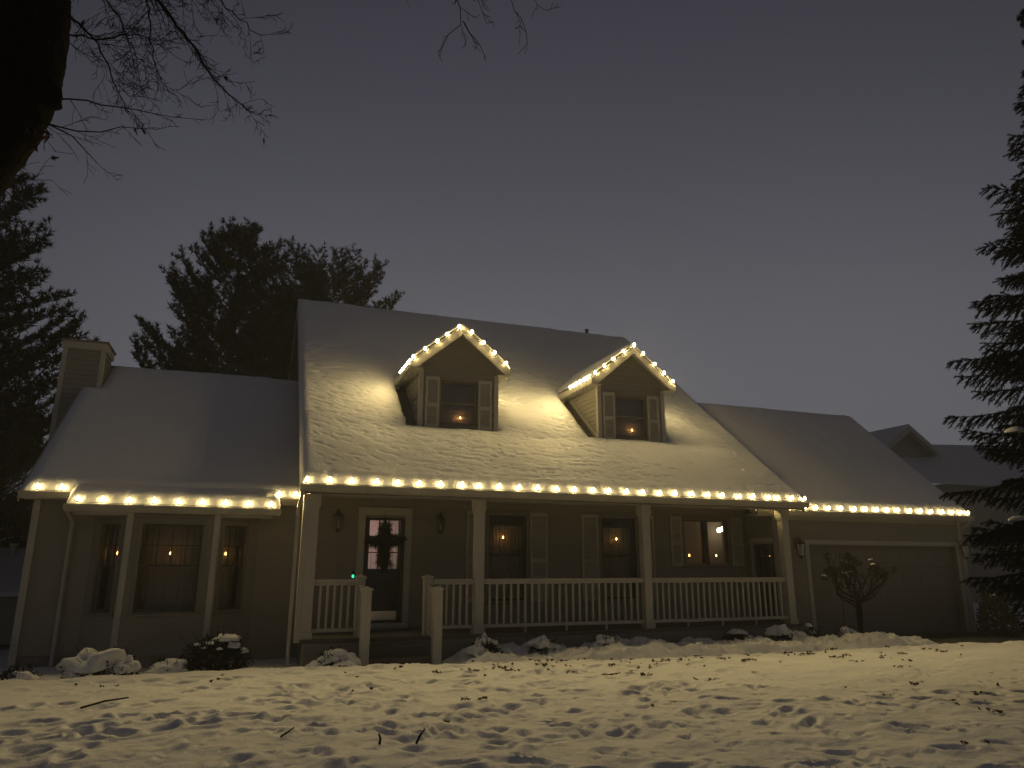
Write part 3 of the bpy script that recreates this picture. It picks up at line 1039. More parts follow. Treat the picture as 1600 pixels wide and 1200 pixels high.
# ---- dormers
DFY = 1.41
D_E, D_P = 5.93, 6.80            # eave and peak heights of the dormer roof deck
def dormer(cx):
    d = empty('dormer')
    d.parent = house
    x0, x1 = cx - 0.85, cx + 0.85
    zb = S_main(DFY) - T0 - 0.02
    fr = Frame((x0, DFY, 0), (1, 0, 0), (0, -1, 0))
    WD = (0.43, 1.25, zb + 0.22, zb + 1.20)
    # backing wall with opening and gable
    mb = MB()
    zt = 5.80
    us, zs = [0, WD[0], WD[1], 1.7], [zb - 0.2, WD[2], WD[3], zt]
    for a, b in zip(us, us[1:]):
        for c, e in zip(zs, zs[1:]):
            if (a, c) == (WD[0], WD[2]):
                continue
            fr.box(mb, a, b, -0.12, 0.0, c, e)
    mb.prism([(x0, zt), (x1, zt), (x1, zt + .24), (cx, zt + .24 + 0.85 * 0.798), (x0, zt + .24)], 'y', DFY, DFY + 0.12)
    # cheek walls down to the roof
    for xa, xb in ((x0, x0 + .1), (x1 - .1, x1)):
        yb = -0.5 + (zt - 3.069 + T0) / SL
        mb.prism([(DFY + .121, zb - .1), (DFY + .121, zt), (yb + .2, zt)], 'x', xa, xb)
    mb.build('wall', 'siding', d)
    def lims(z):
        if z <= zt + .24:
            return (0.0, 1.7)
        h = max(0.02, 0.85 - (z - zt - .24) / 0.798)
        return (0.85 - h, 0.85 + h)
    clapboards(fr, 0, 1.7, zb, zt + 0.84, [(WD[0] - .06, WD[1] + .06, WD[2] - .06, WD[3] + .08)], d, True, lims)
    for side in (-1, 1):
        xx = x0 if side < 0 else x1
        fs_ = Frame((xx, 0, 0), (0, 1, 0), (side, 0, 0))
        def lim2(z):
            return (DFY + 0.0, max(DFY + .03, -0.5 + (z - 3.069 + T0 - .16) / SL))
        clapboards(fs_, 0, 0, zb + .16, zt, [], d, True, lim2)
        m = MB()                                        # sloping flashing board at the foot of the cheek
        ya, yb = DFY, -0.5 + (zt - 3.069 + T0 - .10) / SL
        za, zb2 = S_main(ya) - T0, S_main(yb) - T0
        xo = xx + side * 0.032
        P = [(xx, ya, za + .10), (xo, ya, za + .10), (xo, yb, zb2 + .10), (xx, yb, zb2 + .10)]
        m.hexa(P + [(p[0], p[1], p[2] + 0.055) for p in P])
        m.build('flashing_board', 'trim', d)
        m = MB()
        m.box(xx - .045 if side < 0 else xx - .05, xx + .05 if side < 0 else xx + .045, DFY - .045, DFY + .06, zb - .1, zt)
        m.build('corner_board', 'trim', d, bevel=0.003)
    # window, built as sub-parts of the dormer
    a, b, c, e = WD
    m = MB()
    k = 0.06
    fr.box(m, a - k, a, -0.03, 0.035, c - k, e + k)
    fr.box(m, b, b + k, -0.03, 0.035, c - k, e + k)
    fr.box(m, a, b, -0.03, 0.034, e, e + k)
    fr.box(m, a, b, -0.03, 0.045, c - k, c)
    m.build('window_casing', 'casing', d)
    m = MB()
    fr.box(m, a, a + .04, -0.07, -0.035, c, e)
    fr.box(m, b - .04, b, -0.07, -0.035, c, e)
    fr.box(m, a + .04, b - .04, -0.069, -0.036, c, c + .05)
    fr.box(m, a + .04, b - .04, -0.069, -0.036, e - .04, e)
    zm = (c + e) / 2
    fr.box(m, a + .04, b - .04, -0.075, -0.037, zm - .02, zm + .02)
    m.build('sash', 'casing', d)
    m = MB()
    m.add([fr.p(a + .03, -0.05, c), fr.p(b - .03, -0.05, c), fr.p(b - .03, -0.05, e), fr.p(a + .03, -0.05, e)], [(0, 1, 2, 3)])
    m.build('pane', 'glass', d)
    m = MB()                                            # slatted blind behind the glass
    n = 26
    for i in range(n):
        z = c + .03 + (e - c - .05) * i / n
        m.hexa([fr.p(a, -0.155, z), fr.p(b, -0.155, z), fr.p(b, -0.175, z + .02), fr.p(a, -0.175, z + .02), fr.p(a, -0.153, z + .003), fr.p(b, -0.153, z + .003), fr.p(b, -0.173, z + .023), fr.p(a, -0.173, z + .023)])
    fr.box(m, a - .1, b + .1, -0.21, -0.19, c - .1, e + .1)
    m.build('blind', 'blind', d)
    m = MB()
    fr.box(m, a - .1, b + .1, -0.27, -0.12, c - .06, c - .001)
    fr.box(m, a - .1, b + .1, -0.27, -0.12, e + .001, e + .05)
    fr.box(m, a - .15, a - .1, -0.27, -0.121, c - .06, e + .05)
    fr.box(m, b + .1, b + .15, -0.27, -0.121, c - .06, e + .05)
    m.build('window_sill', 'trim', d)
    shutter(fr, 0.10, 0.40, zb + .12, zb + 1.25, d)
    shutter(fr, 1.28, 1.58, zb + .12, zb + 1.25, d)
    # roof, rakes, fascias
    fy = 1.20
    he = 1.09
    ye = -0.5 + (D_E - 3.069) / SL + 0.25
    yp = -0.5 + (D_P - 3.069) / SL + 0.25
    m = MB()
    for s in (-1, 1):
        t = 0.05
        m.hexa([(cx, fy, D_P - t), (cx + s * he, fy, D_E - t), (cx + s * he, ye, D_E - t), (cx, yp, D_P - t),
                (cx, fy, D_P), (cx + s * he, fy, D_E), (cx + s * he, ye, D_E), (cx, yp, D_P)])
    m.build('dormer_roof', 'shingle', d)
    for s in (-1, 1):
        m = MB()
        m.prism([(cx, D_P + .012), (cx + s * (he + .0), D_E + .012), (cx + s * (he + .0), D_E - .15), (cx + s * (he - .12), D_E - .15 + .02), (cx, D_P - .185)], 'y', fy - .024, fy - .001)
        m.prism([(cx, D_P - .055), (cx + s * (he - .002), D_E - .055), (cx + s * (he - .002), D_E - .12), (cx, D_P - .13)], 'y', fy, DFY - .03)
        m.build('rake_board', 'trim', d)
        m = MB()
        xa, xb = sorted((cx + s * he, cx + s * (he + .03)))
        m.box(xa, xb, fy - .02, ye - .1, D_E - .14, D_E + .004)
        xa, xb = sorted((cx + s * .851, cx + s * (he - .001)))
        m.box(xa, xb, fy + .01, ye - .1, D_E - .15, D_E - .132)
        m.prism([(cx + s * .852, D_E - .148), (cx + s * (he - .003), D_E - .148), (cx + s * (he - .003), D_E - .056), (cx + s * .852, D_E + .13)], 'y', DFY - .028, DFY + .03)
        m.build('eave_board', 'trim', d)
    # bare shingle courses along the cheek
    me = None
    y = DFY - 0.05
    while y < 3.0:
        for s, w in ((-1, rnd.uniform(.22, .30)),):
            m = MB()
            za = S_main(y) - T0
            xw = sorted((cx + s * .88, cx + s * (.88 + w)))
            m.hexa([(xw[0], y, za + .002), (xw[1], y, za + .002), (xw[1], y + .16, za + .16 * SL + .002), (xw[0], y + .16, za + .16 * SL + .002),
                    (xw[0], y, za + .022), (xw[1], y, za + .022), (xw[1], y + .16, za + .16 * SL + .006), (xw[0], y + .16, za + .16 * SL + .006)])
            m.build('shingle', 'shingle', d)
        y += 0.15
    return d

DC = (3.0, 7.225)
for c in DC:
    dormer(c)

# ================================================================== SNOW ON THE ROOFS
mainX = [-0.19, 0.2, 0.58, 1.01, 1.39, 1.78, 2.18, 2.58, 2.91, 3.31, 3.7, 4.09, 4.48, 4.85, 5.26, 5.61, 6.0, 6.36, 6.75, 7.12, 7.52, 7.91, 8.27, 8.69, 9.05, 9.45, 9.7, 10.08, 10.41]
garX = [9.87, 10.63, 11.03, 11.35, 11.72, 12.09, 12.49, 12.84, 13.18, 13.52, 13.85, 14.24, 14.6, 14.94, 15.31, 15.66, 15.96, 16.21]
bayX = [-3.85, -3.47, -3.06, -2.67, -2.26, -1.88, -1.49, -1.09, -0.7]

def roof_snow(name, label, x0, x1, ey, ez, ry, rz, res, amp, holes=(), back=True, ripple=0.0, seed=3, bulbs=(), rr=0.16):
    L = math.hypot(ry - ey, rz - ez)
    nx_, nt_ = int((x1 - x0) / res), int(L / res)
    xs = np.linspace(x0, x1, nx_ + 1)
    ts = np.linspace(0, 1, nt_ + 1)
    X, Tt = np.meshgrid(xs, ts)
    Y = ey + (ry - ey) * Tt
    base = ez + (rz - ez) * Tt
    wob = 0.03 * fbm(Y * 1.8, X * 0 + 5, seed + 7, 3)
    dist = np.minimum(np.minimum(X - x0 - wob * 0, x1 - X), 9.0)
    front = np.clip(Tt * L / 0.24, 0, 1)
    run = Tt * L
    carve = np.zeros_like(X)                            # melt pockets around the bulbs
    for k, bxx in enumerate(bulbs):
        w = 0.135 + 0.025 * math.sin(k * 2.3)
        hgt = 0.33 + 0.05 * math.sin(k * 1.7)
        q = np.sqrt(((X - bxx - 0.10 * run) / w) ** 2 + ((run - 0.03) / hgt) ** 2) + 0.10 * fbm(X * 9, Y * 9, seed + 50, 2)
        carve = np.maximum(carve, np.clip(1 - q, 0, 1) ** 0.9)
    for (a, b, c, d) in holes:
        wx = 0.05 * fbm(X * 3, Y * 3, seed + 9, 3)
        dx = np.maximum(a - X, X - b)
        dy = np.maximum(c - Y, Y - d)
        q = np.where((dx < 0) & (dy < 0), np.maximum(dx, dy), np.hypot(np.maximum(dx, 0), np.maximum(dy, 0)))
        dist = np.minimum(dist, np.maximum(q + wx * 0.4, 0) + 0.01)
    rnd_ = np.sqrt(np.clip(1 - (1 - np.clip(dist / rr, 0, 1)) ** 2, 0, 1))
    rnd_ = rnd_ * np.sqrt(np.clip(1 - (1 - front * 0.93 - 0.07) ** 2, 0, 1))
    thick = T0 * rnd_ * (1 - 0.22 * carve) + 0.07 * np.exp(-(run / 0.30) ** 2) * rnd_
    bump = amp * fbm(X * 1.1, Y * 1.1, seed, 4)
    if ripple:
        n1 = fbm(X * 3.0 + 0.8 * Y, Y * 12.0 + 0.5 * X, seed + 20, 3)
        n2 = fbm(X * 6.5, Y * 22.0, seed + 30, 2)
        msk = np.clip(0.35 + 0.9 * fbm(X * 0.45, Y * 0.45, seed + 40, 2), 0.05, 1)
        bump = bump - ripple * msk * (np.clip(n1 - 0.05, 0, 1) * 1.6 + np.clip(n2 - 0.1, 0, 1))
    if ripple > 0.02:
        gd = random.Random(seed)
        dep = np.zeros_like(X)
        for k in range(2600):
            u, v = gd.uniform(x0, x1), gd.uniform(ey, ry * .62)
            dens = 0.25 + 0.75 * float(sstep(0.3, 0.62, vnoise(np.array(u * .5), np.array(v * .6), seed + 3)))
            if gd.random() > dens * (1.0 if u < 7.5 else .35):
                continue
            a, b_, sk = gd.uniform(.06, .16), gd.uniform(.018, .035), gd.uniform(-.55, -.05) if u < 2.2 else gd.uniform(-.25, .1)
            i0, i1 = np.searchsorted(xs, [u - .3, u + .3])
            j0, j1 = max(0, int((v - .16 - ey) / (ry - ey) * nt_)), int((v + .16 - ey) / (ry - ey) * nt_) + 1
            xx, yy = X[j0:j1, i0:i1] - u, Y[j0:j1, i0:i1] - v
            yy = yy - sk * xx
            dep[j0:j1, i0:i1] = np.maximum(dep[j0:j1, i0:i1], gd.uniform(.015, .036) * np.clip(1 - (xx / a) ** 2 - (yy / b_) ** 2, 0, 1))
        bump = bump - dep
    Z = base - T0 + thick + bump * rnd_
    if back:
        Z = Z - 0.05 * np.clip(1 - (1 - Tt) * L / 0.3, 0, 1) ** 2
    v = np.stack([X, Y, Z], -1).reshape(-1, 3)
    id_ = np.arange(X.size).reshape(X.shape)
    Xc, Yc = (X[:-1, :-1] + X[1:, 1:]) / 2, (Y[:-1, :-1] + Y[1:, 1:]) / 2
    keep = np.ones(Xc.shape, bool)
    for (a, b, c, d) in holes:
        wx = 0.045 * fbm(Xc * 0, Yc * 6, seed + 11, 3)
        keep &= ~((Xc > a + wx) & (Xc < b) & (Yc > c) & (Yc < d))
    f = np.stack([id_[:-1, :-1], id_[:-1, 1:], id_[1:, 1:], id_[1:, :-1]], -1)[keep]
    # skirt round every open edge
    ed = np.concatenate([f[:, [0, 1]], f[:, [1, 2]], f[:, [2, 3]], f[:, [3, 0]]])
    key = np.sort(ed, 1)
    ks = key[:, 0].astype(np.int64) * X.size + key[:, 1]
    _, inv, cnt = np.unique(ks, return_inverse=True, return_counts=True)
    be = ed[cnt[inv] == 1]
    n0 = len(v)
    bot = np.full(n0, -1)
    bv = np.unique(be)
    bot[bv] = n0 + np.arange(len(bv))
    vb = v[bv].copy()
    vb[:, 2] = (base.reshape(-1)[bv] - T0 - 0.004)
    f2 = np.stack([be[:, 1], be[:, 0], bot[be[:, 0]], bot[be[:, 1]]], -1)
    v = np.concatenate([v, vb])
    fs = [f, f2]
    if back:                                            # far slope, plain
        n1_ = len(v)
        ly = 2 * ry - ey
        v = np.concatenate([v, [(x0, ry, rz - .055), (x1, ry, rz - .055), (x1, ly, ez), (x0, ly, ez)]])
        fs.append(np.array([[n1_, n1_ + 1, n1_ + 2, n1_ + 3]]))
    o = np_mesh(name, v, np.concatenate(fs), 'rsnow', smooth=True)
    tag(o, label, 'snow', kind='stuff')
    return o

def dh(cx):
    return (cx - 1.07, cx + 0.86, DFY - 0.0, -0.5 + (D_P - 3.069) / SL + 0.1)

holes = []
for c in DC:
    yE = -0.5 + (D_E - 3.069) / SL - 0.12
    holes.append((c - 1.12, c + 0.87, DFY + 0.0, yE))
    holes.append((c - 1.0, c + 0.9, yE - .02, yE + 0.3))
roof_snow('roof_snow', 'snow blanket on the tall main roof around the two dormers', -0.27, 10.475, -0.425, S_main(-0.425) + .05, RY, RZ, 0.028, 0.03, holes, ripple=0.022, seed=3, bulbs=mainX)
roof_snow('roof_snow', 'smooth snow blanket on the low roof beside the chimney', -4.80, -0.04, WGY + .075, WGZ + .11, WRY, WRZ, 0.035, 0.03, [(cx0 - .2, cx1 + .02, cy0 - .03, 7)], ripple=0.006, seed=13, rr=0.25, bulbs=(-4.53, -4.17, -0.56, -0.25))
roof_snow('roof_snow', 'smooth snow blanket on the garage roof', 9.75, 16.36, GGY + .075, GGZ + .12, GRY, GRZ, 0.035, 0.03, [], ripple=0.0, seed=23, rr=0.22, bulbs=garX)
roof_snow('roof_snow', 'narrow strip of snow on the roof lip over the bay window', -4.03, -0.525, BGY + .075, BGZ + .11, WGY + .35, WGZ + .10 + .30 * SL, 0.03, 0.02, [], back=False, seed=29, rr=0.14, bulbs=bayX)

def dormer_snow(cx, label):
    n, k = 40, 40
    vs = []
    fy = 1.19
    s = np.linspace(-1, 1, 2 * n + 1)
    for j in range(k + 1):
        t = j / k
        for i, q in enumerate(s):
            z = D_P - abs(q) * (D_P - D_E)
            ye = -0.5 + (z - 3.069) / SL + 0.22
            y = fy + (ye - fy) * t
            x = cx + q * 1.10
            e = min(1 - abs(q) + .012, 0.2) / 0.2
            ef = min(t * (ye - fy) + .012, 0.16) / 0.16
            rd = math.sqrt(max(0, 1 - (1 - e) ** 2)) * math.sqrt(max(0, 1 - (1 - ef) ** 2))
            zz_ = z + 0.012 + 0.13 * rd - 0.02 * max(0, 1 - abs(q) * 8)
            vs.append((x, y, zz_))
    vs = np.array(vs)
    vs[:, 2] += 0.012 * fbm(vs[:, 0] * 2.5, vs[:, 1] * 2.5, 61, 3)
    W_ = 2 * n + 1
    idd = np.arange(len(vs)).reshape(k + 1, W_)
    f = np.stack([idd[:-1, :-1], idd[:-1, 1:], idd[1:, 1:], idd[1:, :-1]], -1).reshape(-1, 4)
    tag(np_mesh('dormer_snow', vs, f, 'rsnow', smooth=True), label, 'snow', kind='stuff')

dormer_snow(DC[0], 'snow on the little gabled roof of the dormer nearer the front door')
dormer_snow(DC[1], 'snow on the little gabled roof of the dormer nearer the garage')

# ================================================================== STRING LIGHTS
_b = MB()
_b.lathe([(0.012, 0.0), (0.025, 0.014), (0.027, 0.03), (0.019, 0.052), (0.006, 0.068)], (0, 0, 0), 8)
_bm = bpy.data.meshes.new('bulb')
_ca, _sa = math.cos(math.pi / 8), math.sin(math.pi / 8)
_bm.from_pydata([(x * _ca - y * _sa, x * _sa + y * _ca, z) for x, y, z in _b.v], [], _b.f)
_bm.materials.append(M['bulb_back'])
_bm.materials.append(M['bulb'])
for _p in _bm.polygons:
    _p.material_index = 1 if _p.normal.y < -0.55 and abs(_p.normal.x) < 0.3 else 0
_s = MB()
_s.lathe([(0.012, -0.035), (0.014, -0.03), (0.014, -0.002), (0.012, 0.0)], (0, 0, 0), 6)
_sm = bpy.data.meshes.new('socket')
_sm.from_pydata(_s.v, [], _s.f)
_sm.materials.append(M['cord'])

_bw = _bm.copy()
_bw.materials[1] = M['bulb_dormer']
for _p in _bw.polygons:
    _p.material_index = 1 if _p.normal.y < -0.2 else 0

def light_string(name, label, pts, sag=0.012, turn=None):
    mb = MB()
    path = []
    for i, p in enumerate(pts):
        path.append((p[0], p[1], p[2] - 0.03))
        if i + 1 < len(pts):
            q = pts[i + 1]
            path.append(((p[0] + q[0]) / 2, (p[1] + q[1]) / 2 - 0.004, (p[2] + q[2]) / 2 - 0.03 - sag))
    mb.tube(path, 0.005, 4)
    o = mb.build(name, 'cord')
    tag(o, label, 'string lights', 'warm white string lights on the roof edges')
    for p in pts:
        b = bpy.data.objects.new('bulb', _bw if turn else _bm)
        S.collection.objects.link(b)
        b.parent = o
        b.location = p
        b.rotation_euler = (rnd.uniform(-.15, .1), rnd.uniform(-.15, .15), turn(p) if turn else rnd.uniform(-.12, .12))
        s = bpy.data.objects.new('socket', _sm)
        S.collection.objects.link(s)
        s.parent = b
    return o

light_string('string_lights', 'warm bulbs along the gutter over the railed porch', [(x, -0.467, 3.122 + rnd.uniform(-.006, .008)) for x in mainX])
light_string('string_lights', 'warm bulbs along the garage gutter', [(x, GGY + .033, GGZ + .053 + rnd.uniform(-.006, .008)) for x in garX])
light_string('string_lights', 'warm bulbs along the bay window eave and the gutters either side of it',
             [(-4.53, WGY + .033, WGZ + .053), (-4.17, WGY + .033, WGZ + .053)] + [(x, BGY + .033, BGZ + .053 + rnd.uniform(-.006, .008)) for x in bayX] + [(-0.56, WGY + .033, WGZ + .053), (-0.25, WGY + .033, WGZ + .053)])

def dormer_string(cx, label, ql, qr, nside):
    slope = D_P - D_E
    def rk(q):      # on the rake, q in -1..1
        return (cx + q * 1.09, 1.180, D_P - abs(q) * slope + 0.03)
    ys = np.linspace(1.42, 2.40, nside)
    L = [(cx - 1.105, float(y), D_E + .012) for y in ys[::-1]]
    Rr = [(cx + 1.105, float(y), D_E + .012) for y in ys[::2]]
    light_string('string_lights', label, L + [rk(q) for q in ql] + [rk(q) for q in qr] + Rr, turn=lambda p: -0.85 if p[0] < cx - 1.1 else (0.85 if p[0] > cx + 1.1 else 0.0))

dormer_string(DC[0], 'warm bulbs up the gable edges of the dormer nearer the front door', (-0.99, -0.76, -0.53, -0.33, -0.08), (0.19, 0.43, 0.67, 0.92), 5)
dormer_string(DC[1], 'warm bulbs up the gable edges of the dormer nearer the garage', (-0.94, -0.72, -0.50, -0.25), (0.03, 0.25, 0.52, 0.75, 0.96), 6)

# icicles under the dormer eaves
M['ice'] = glass_mat('ice', (0.86, 0.88, 0.88), 2.2)
for c, wh in zip(DC, ('front door', 'garage')):
    for (dx, y, L) in ((-1.13, 1.45, .09), (-1.13, 1.62, .13), (-1.13, 1.78, .07), (-1.13, 2.0, .11), (-1.13, 2.22, .06), (1.10, 1.22, .10), (1.12, 1.36, .14), (1.12, 1.5, .07)):
        m = MB()
        m.lathe([(0.003, -L), (0.006, -L * .55), (0.011, -L * .1), (0.012, 0.0)], (c + dx, y, D_E - .135), 6)
        tag(m.build('icicle', 'ice', smooth=True), 'short clear icicle under the side eave of the dormer nearer the ' + wh, 'icicle', 'icicles on the dormer eaves')

# ================================================================== WINDOW CANDLES, LANTERNS, DOOR PIECES
def candle(fr, u, n, z, h, label):
    p = fr.p(u, n, z)
    e = empty('window_candle', p)
    tag(e, label, 'candle', 'electric candles in the windows')
    m = MB()
    m.lathe([(0.035, 0.0), (0.035, 0.01), (0.012, 0.018), (0.010, 0.03), (0.010, h)], p, 8)
    m.build('candlestick', 'wax', e)
    m = MB()
    m.lathe([(0.005, 0.0), (0.015, 0.014), (0.012, 0.03), (0.003, 0.052)], (p[0], p[1], p[2] + h + .001), 8)
    m.build('flame', 'flame', e, smooth=True)

zmr = 0.92 + 1.5 * 0.52 + 0.02
candle(fl, 0.44, -0.17, zmr, 0.17, 'candle in the narrow bay window farthest from the porch')
candle(fbay, LC / 2 - .02, -0.17, zmr, 0.17, 'candle in the wide middle window of the bay')
candle(frr, 0.36, -0.17, zmr, 0.17, 'candle in the narrow bay window next to the porch')
zm2 = 0.98 + 1.8 * 0.52 + 0.02
candle(fp, 4.16, -0.17, zm2, 0.34, 'candle in the tall porch window nearer the front door')
candle(fp, 6.92, -0.17, zm2, 0.34, 'candle in the tall porch window farther from the front door')
candle(fp, 8.86, -0.19, 1.73, 0.19, 'candle in the left pane of the small double window')
candle(fp, 9.62, -0.19, 1.73, 0.19, 'candle in the right pane of the small double window')
zd = S_main(DFY) - T0 - 0.02 + 0.22
for c, lb in zip(DC, ('candle in the window of the dormer nearer the front door', 'candle in the window of the dormer nearer the garage')):
    candle(Frame((c - .85, DFY, 0), (1, 0, 0), (0, -1, 0)), 0.92, -0.105, zd + .04, 0.13, lb)

def lantern(fr, u, z, label, s=1.0):
    e = empty('wall_lantern', fr.p(u, 0, z))
    tag(e, label, 'lantern', 'unlit wall lanterns')
    m = MB()
    fr.box(m, u - .05 * s, u + .05 * s, 0.02, 0.045, z - .02, z + .18 * s)
    m.tube([fr.p(u, .04, z + .12 * s), fr.p(u, .10 * s, z + .20 * s), fr.p(u, .15 * s, z + .19 * s), fr.p(u, .15 * s, z + .12 * s)], 0.012, 6)
    m.build('bracket', 'brass', e)
    c = fr.p(u, .15 * s, z)
    m = MB()
    m.lathe([(0.012, .17 * s), (0.03 * s, .13 * s), (0.095 * s, .06 * s), (0.10 * s, .05 * s)], c, 6)
    m.build('cap', 'iron', e)
    m = MB()
    m.lathe([(0.085 * s, .05 * s), (0.06 * s, -.19 * s)], c, 6)
    m.build('lantern_glass', 'lglass', e)
    m = MB()
    for k in range(6):
        a = 2 * math.pi * k / 6
        m.tube([(c[0] + .087 * s * math.cos(a), c[1] + .087 * s * math.sin(a), c[2] + .05 * s), (c[0] + .062 * s * math.cos(a), c[1] + .062 * s * math.sin(a), c[2] - .19 * s)], 0.006, 4)
    m.lathe([(0.066 * s, -.20 * s), (0.066 * s, -.185 * s), (0.02, -.18 * s)], c, 6)
    m.lathe([(0.01, -.25 * s), (0.03 * s, -.22 * s), (0.05 * s, -.20 * s)], c, 6)
    m.build('cage', 'iron', e)
    m = MB()
    m.lathe([(0.014, -.17 * s), (0.014, -.06 * s), (0.01, -.03 * s)], c, 6)
    m.build('lamp_tube', 'wax', e)

lantern(fp, 0.60, 2.60, 'unlit brass lantern between corner post and front door', 1.05)
lantern(fp, 2.68, 2.58, 'unlit dark lantern on the porch wall between front door and tall window', 1.0)
lantern(fg, 0.62, 2.14, 'unlit dark lantern on the garage wall beside the porch end', 1.1)
lantern(fg, 5.80 + .02, 2.14, 'unlit dark lantern on the garage wall beside the spruce', 1.1)

# evergreen cross on the storm door
def needles(P, D, Ln, Wd, name, m, parent=None):
    """one thin triangle per needle"""
    P, D = np.asarray(P, float), np.asarray(D, float)
    D /= np.linalg.norm(D, axis=1, keepdims=True) + 1e-9
    r = nr.normal(size=D.shape)
    sd = np.cross(D, r)
    sd /= np.linalg.norm(sd, axis=1, keepdims=True) + 1e-9
    Ln, Wd = np.broadcast_to(Ln, (len(P),))[:, None], np.broadcast_to(Wd, (len(P),))[:, None]
    v = np.stack([P - sd * Wd / 2, P + sd * Wd / 2, P + D * Ln], 1).reshape(-1, 3)
    return np_mesh(name, v, np.arange(len(v)).reshape(-1, 3), m, parent)

cr_ = empty('door_cross', (1.55, WY - .05, 1.45))
tag(cr_, 'dark evergreen cross hanging on the glass of the front door', 'cross')
def garland(p0, p1, r, n, name):
    t = nr.random(n)
    p0, p1 = np.array(p0), np.array(p1)
    ax = (p1 - p0) / np.linalg.norm(p1 - p0)
    P = p0 + (p1 - p0) * t[:, None]
    D = nr.normal(size=(n, 3)) + ax * nr.choice([-1, 1], n)[:, None] * 0.5
    D[:, 1] = -np.abs(D[:, 1]) * 0.9
    D /= np.linalg.norm(D, axis=1, keepdims=True)
    P = P + D * (r * 0.35 * nr.random(n))[:, None]
    needles(P - np.array(cr_.location) * 0, D, r * nr.uniform(0.55, 1.05, n), 0.022, name, 'garland', cr_)
garland((1.545, WY - .055, 1.70), (1.545, WY - .055, 2.50), 0.175, 2600, 'upright_bough')
garland((1.24, WY - .055, 2.16), (1.88, WY - .055, 2.20), 0.165, 1900, 'cross_bough')
m = MB()
m.tube([(1.545, WY - .048, 2.56), (1.545, WY - .052, 2.80)], 0.006, 4)
m.build('hanger', 'dark', cr_)

db = empty('doorbell', (0.955, WY - .03, 1.50))
tag(db, 'small doorbell with a glowing green button beside the front door', 'doorbell')
m = MB()
m.box(0.93, 0.98, WY - .055, WY - .023, 1.44, 1.60)
m.build('doorbell_body', 'dark', db, bevel=0.006)
m = MB()
m.add([(0.955 + .024 * math.cos(a), WY - .057, 1.50 + .032 * math.sin(a)) for a in np.linspace(0, 2 * math.pi, 14)[:-1]], [tuple(range(13))])
m.build('doorbell_button', 'ring', db)
mt = MB()
mt.box(1.08, 2.03, 1.02, 1.50, 0.502, 0.520)
tag(mt.build('door_mat', 'dark'), 'dark door mat on the porch at the front door', 'mat')

# kitchen ceiling fixture seen through the small double window
kl = empty('ceiling_fixture', (9.98, WY + 0.42, 2.64))
tag(kl, 'bright white light fixture seen through the small double window', 'lamp')
for i, (dx, dz) in enumerate(((-.09, 0.0), (0.02, 0.03), (0.10, -.01))):
    m = MB()
    m.lathe([(0.02, .06), (0.05, .03), (0.055, -.03), (0.035, -.06)], (9.98 + dx * .8, WY + 0.42 - .03 * i, 2.56 + dz), 8)
    m.build('lamp_shade', 'lamp', kl)
m = MB()
m.box(9.86, 10.10, WY + .40, WY + .44, 2.63, 2.65)
m.tube([(9.98, WY + .42, 2.65), (9.98, WY + .42, 3.08)], 0.012, 6)
m.build('lamp_stem', 'brass', kl)

# ================================================================== SHRUBS AND BED
def leafy(cx, cy, z, rx, ry, rz, n, seed, size=0.05):
    g = np.random.default_rng(seed)
    D = g.normal(size=(n, 3))
    D[:, 2] = np.abs(D[:, 2])
    D /= np.linalg.norm(D, axis=1, keepdims=True)
    rad = g.uniform(0.55, 1.0, n) ** 0.6
    lob = 1 + 0.25 * np.sin(D[:, 0] * 7 + seed) * np.cos(D[:, 1] * 6 + D[:, 2] * 5)
    P = np.array([cx, cy, z]) + D * np.array([rx, ry, rz]) * (rad * lob)[:, None]
    return P, D + g.normal(size=D.shape) * 0.7

def snow_cap(mb, cx, cy, z, rx, ry, rz, seed, nu=24, nv=9, cut=-0.12):
    vs, fs = [], []
    for j in range(nv + 1):
        ph = math.pi / 2 - (math.pi / 2 - math.asin(cut)) * j / nv
        for i in range(nu):
            th = 2 * math.pi * i / nu
            d = (math.cos(ph) * math.cos(th), math.cos(ph) * math.sin(th), math.sin(ph))
            q = 1 + 0.55 * float(fbm(np.array(d[0] * 1.9 + seed), np.array(d[1] * 1.9 + d[2] * 1.3), seed, 3))
            vs.append((cx + d[0] * rx * q, cy + d[1] * ry * q, z + d[2] * rz * q))
    for j in range(nv):
        for i in range(nu):
            fs.append((j * nu + i, (j + 1) * nu + i, (j + 1) * nu + (i + 1) % nu, j * nu + (i + 1) % nu))
    mb.add(vs, fs)

def shrub(cx, cy, rx, ry, rz, label, seed, caps=(), n=1500, dz=0.0, group='shrubs in the bed along the house', leafsize=0.05):
    z = gz(cx, cy) - 0.03 + dz
    e = empty('shrub', (cx, cy, z))
    tag(e, label, 'shrub', group)
    P, D = leafy(cx, cy, z, rx, ry, rz, n, seed)
    tw = random.Random(seed + 1)
    needles(P, D, nr.uniform(0.6, 1.3, n) * leafsize, leafsize * 0.55, 'foliage', 'shrub', e)
    m = MB()
    g = random.Random(seed)
    for k in range(22):
        a = g.uniform(0, 6.28)
        r = g.uniform(.4, 1.25)
        m.tube([(cx, cy, z - .05), (cx + rx * r * .5 * math.cos(a), cy + ry * r * .5 * math.sin(a), z + rz * .5), (cx + rx * r * math.cos(a), cy + ry * r * math.sin(a), z + rz * g.uniform(.6, 1.35))], [.012, .008, .003], 4)
    m.build('stem', 'twig', e)
    if caps:
        m = MB()
        for i, (dx, dy, dz_, a, b, c) in enumerate(caps):
            snow_cap(m, cx + dx, cy + dy, z + dz_, a, b, c, seed + i * 3)
        m.build('snow_cap', 'snow', e, smooth=True)
    return e

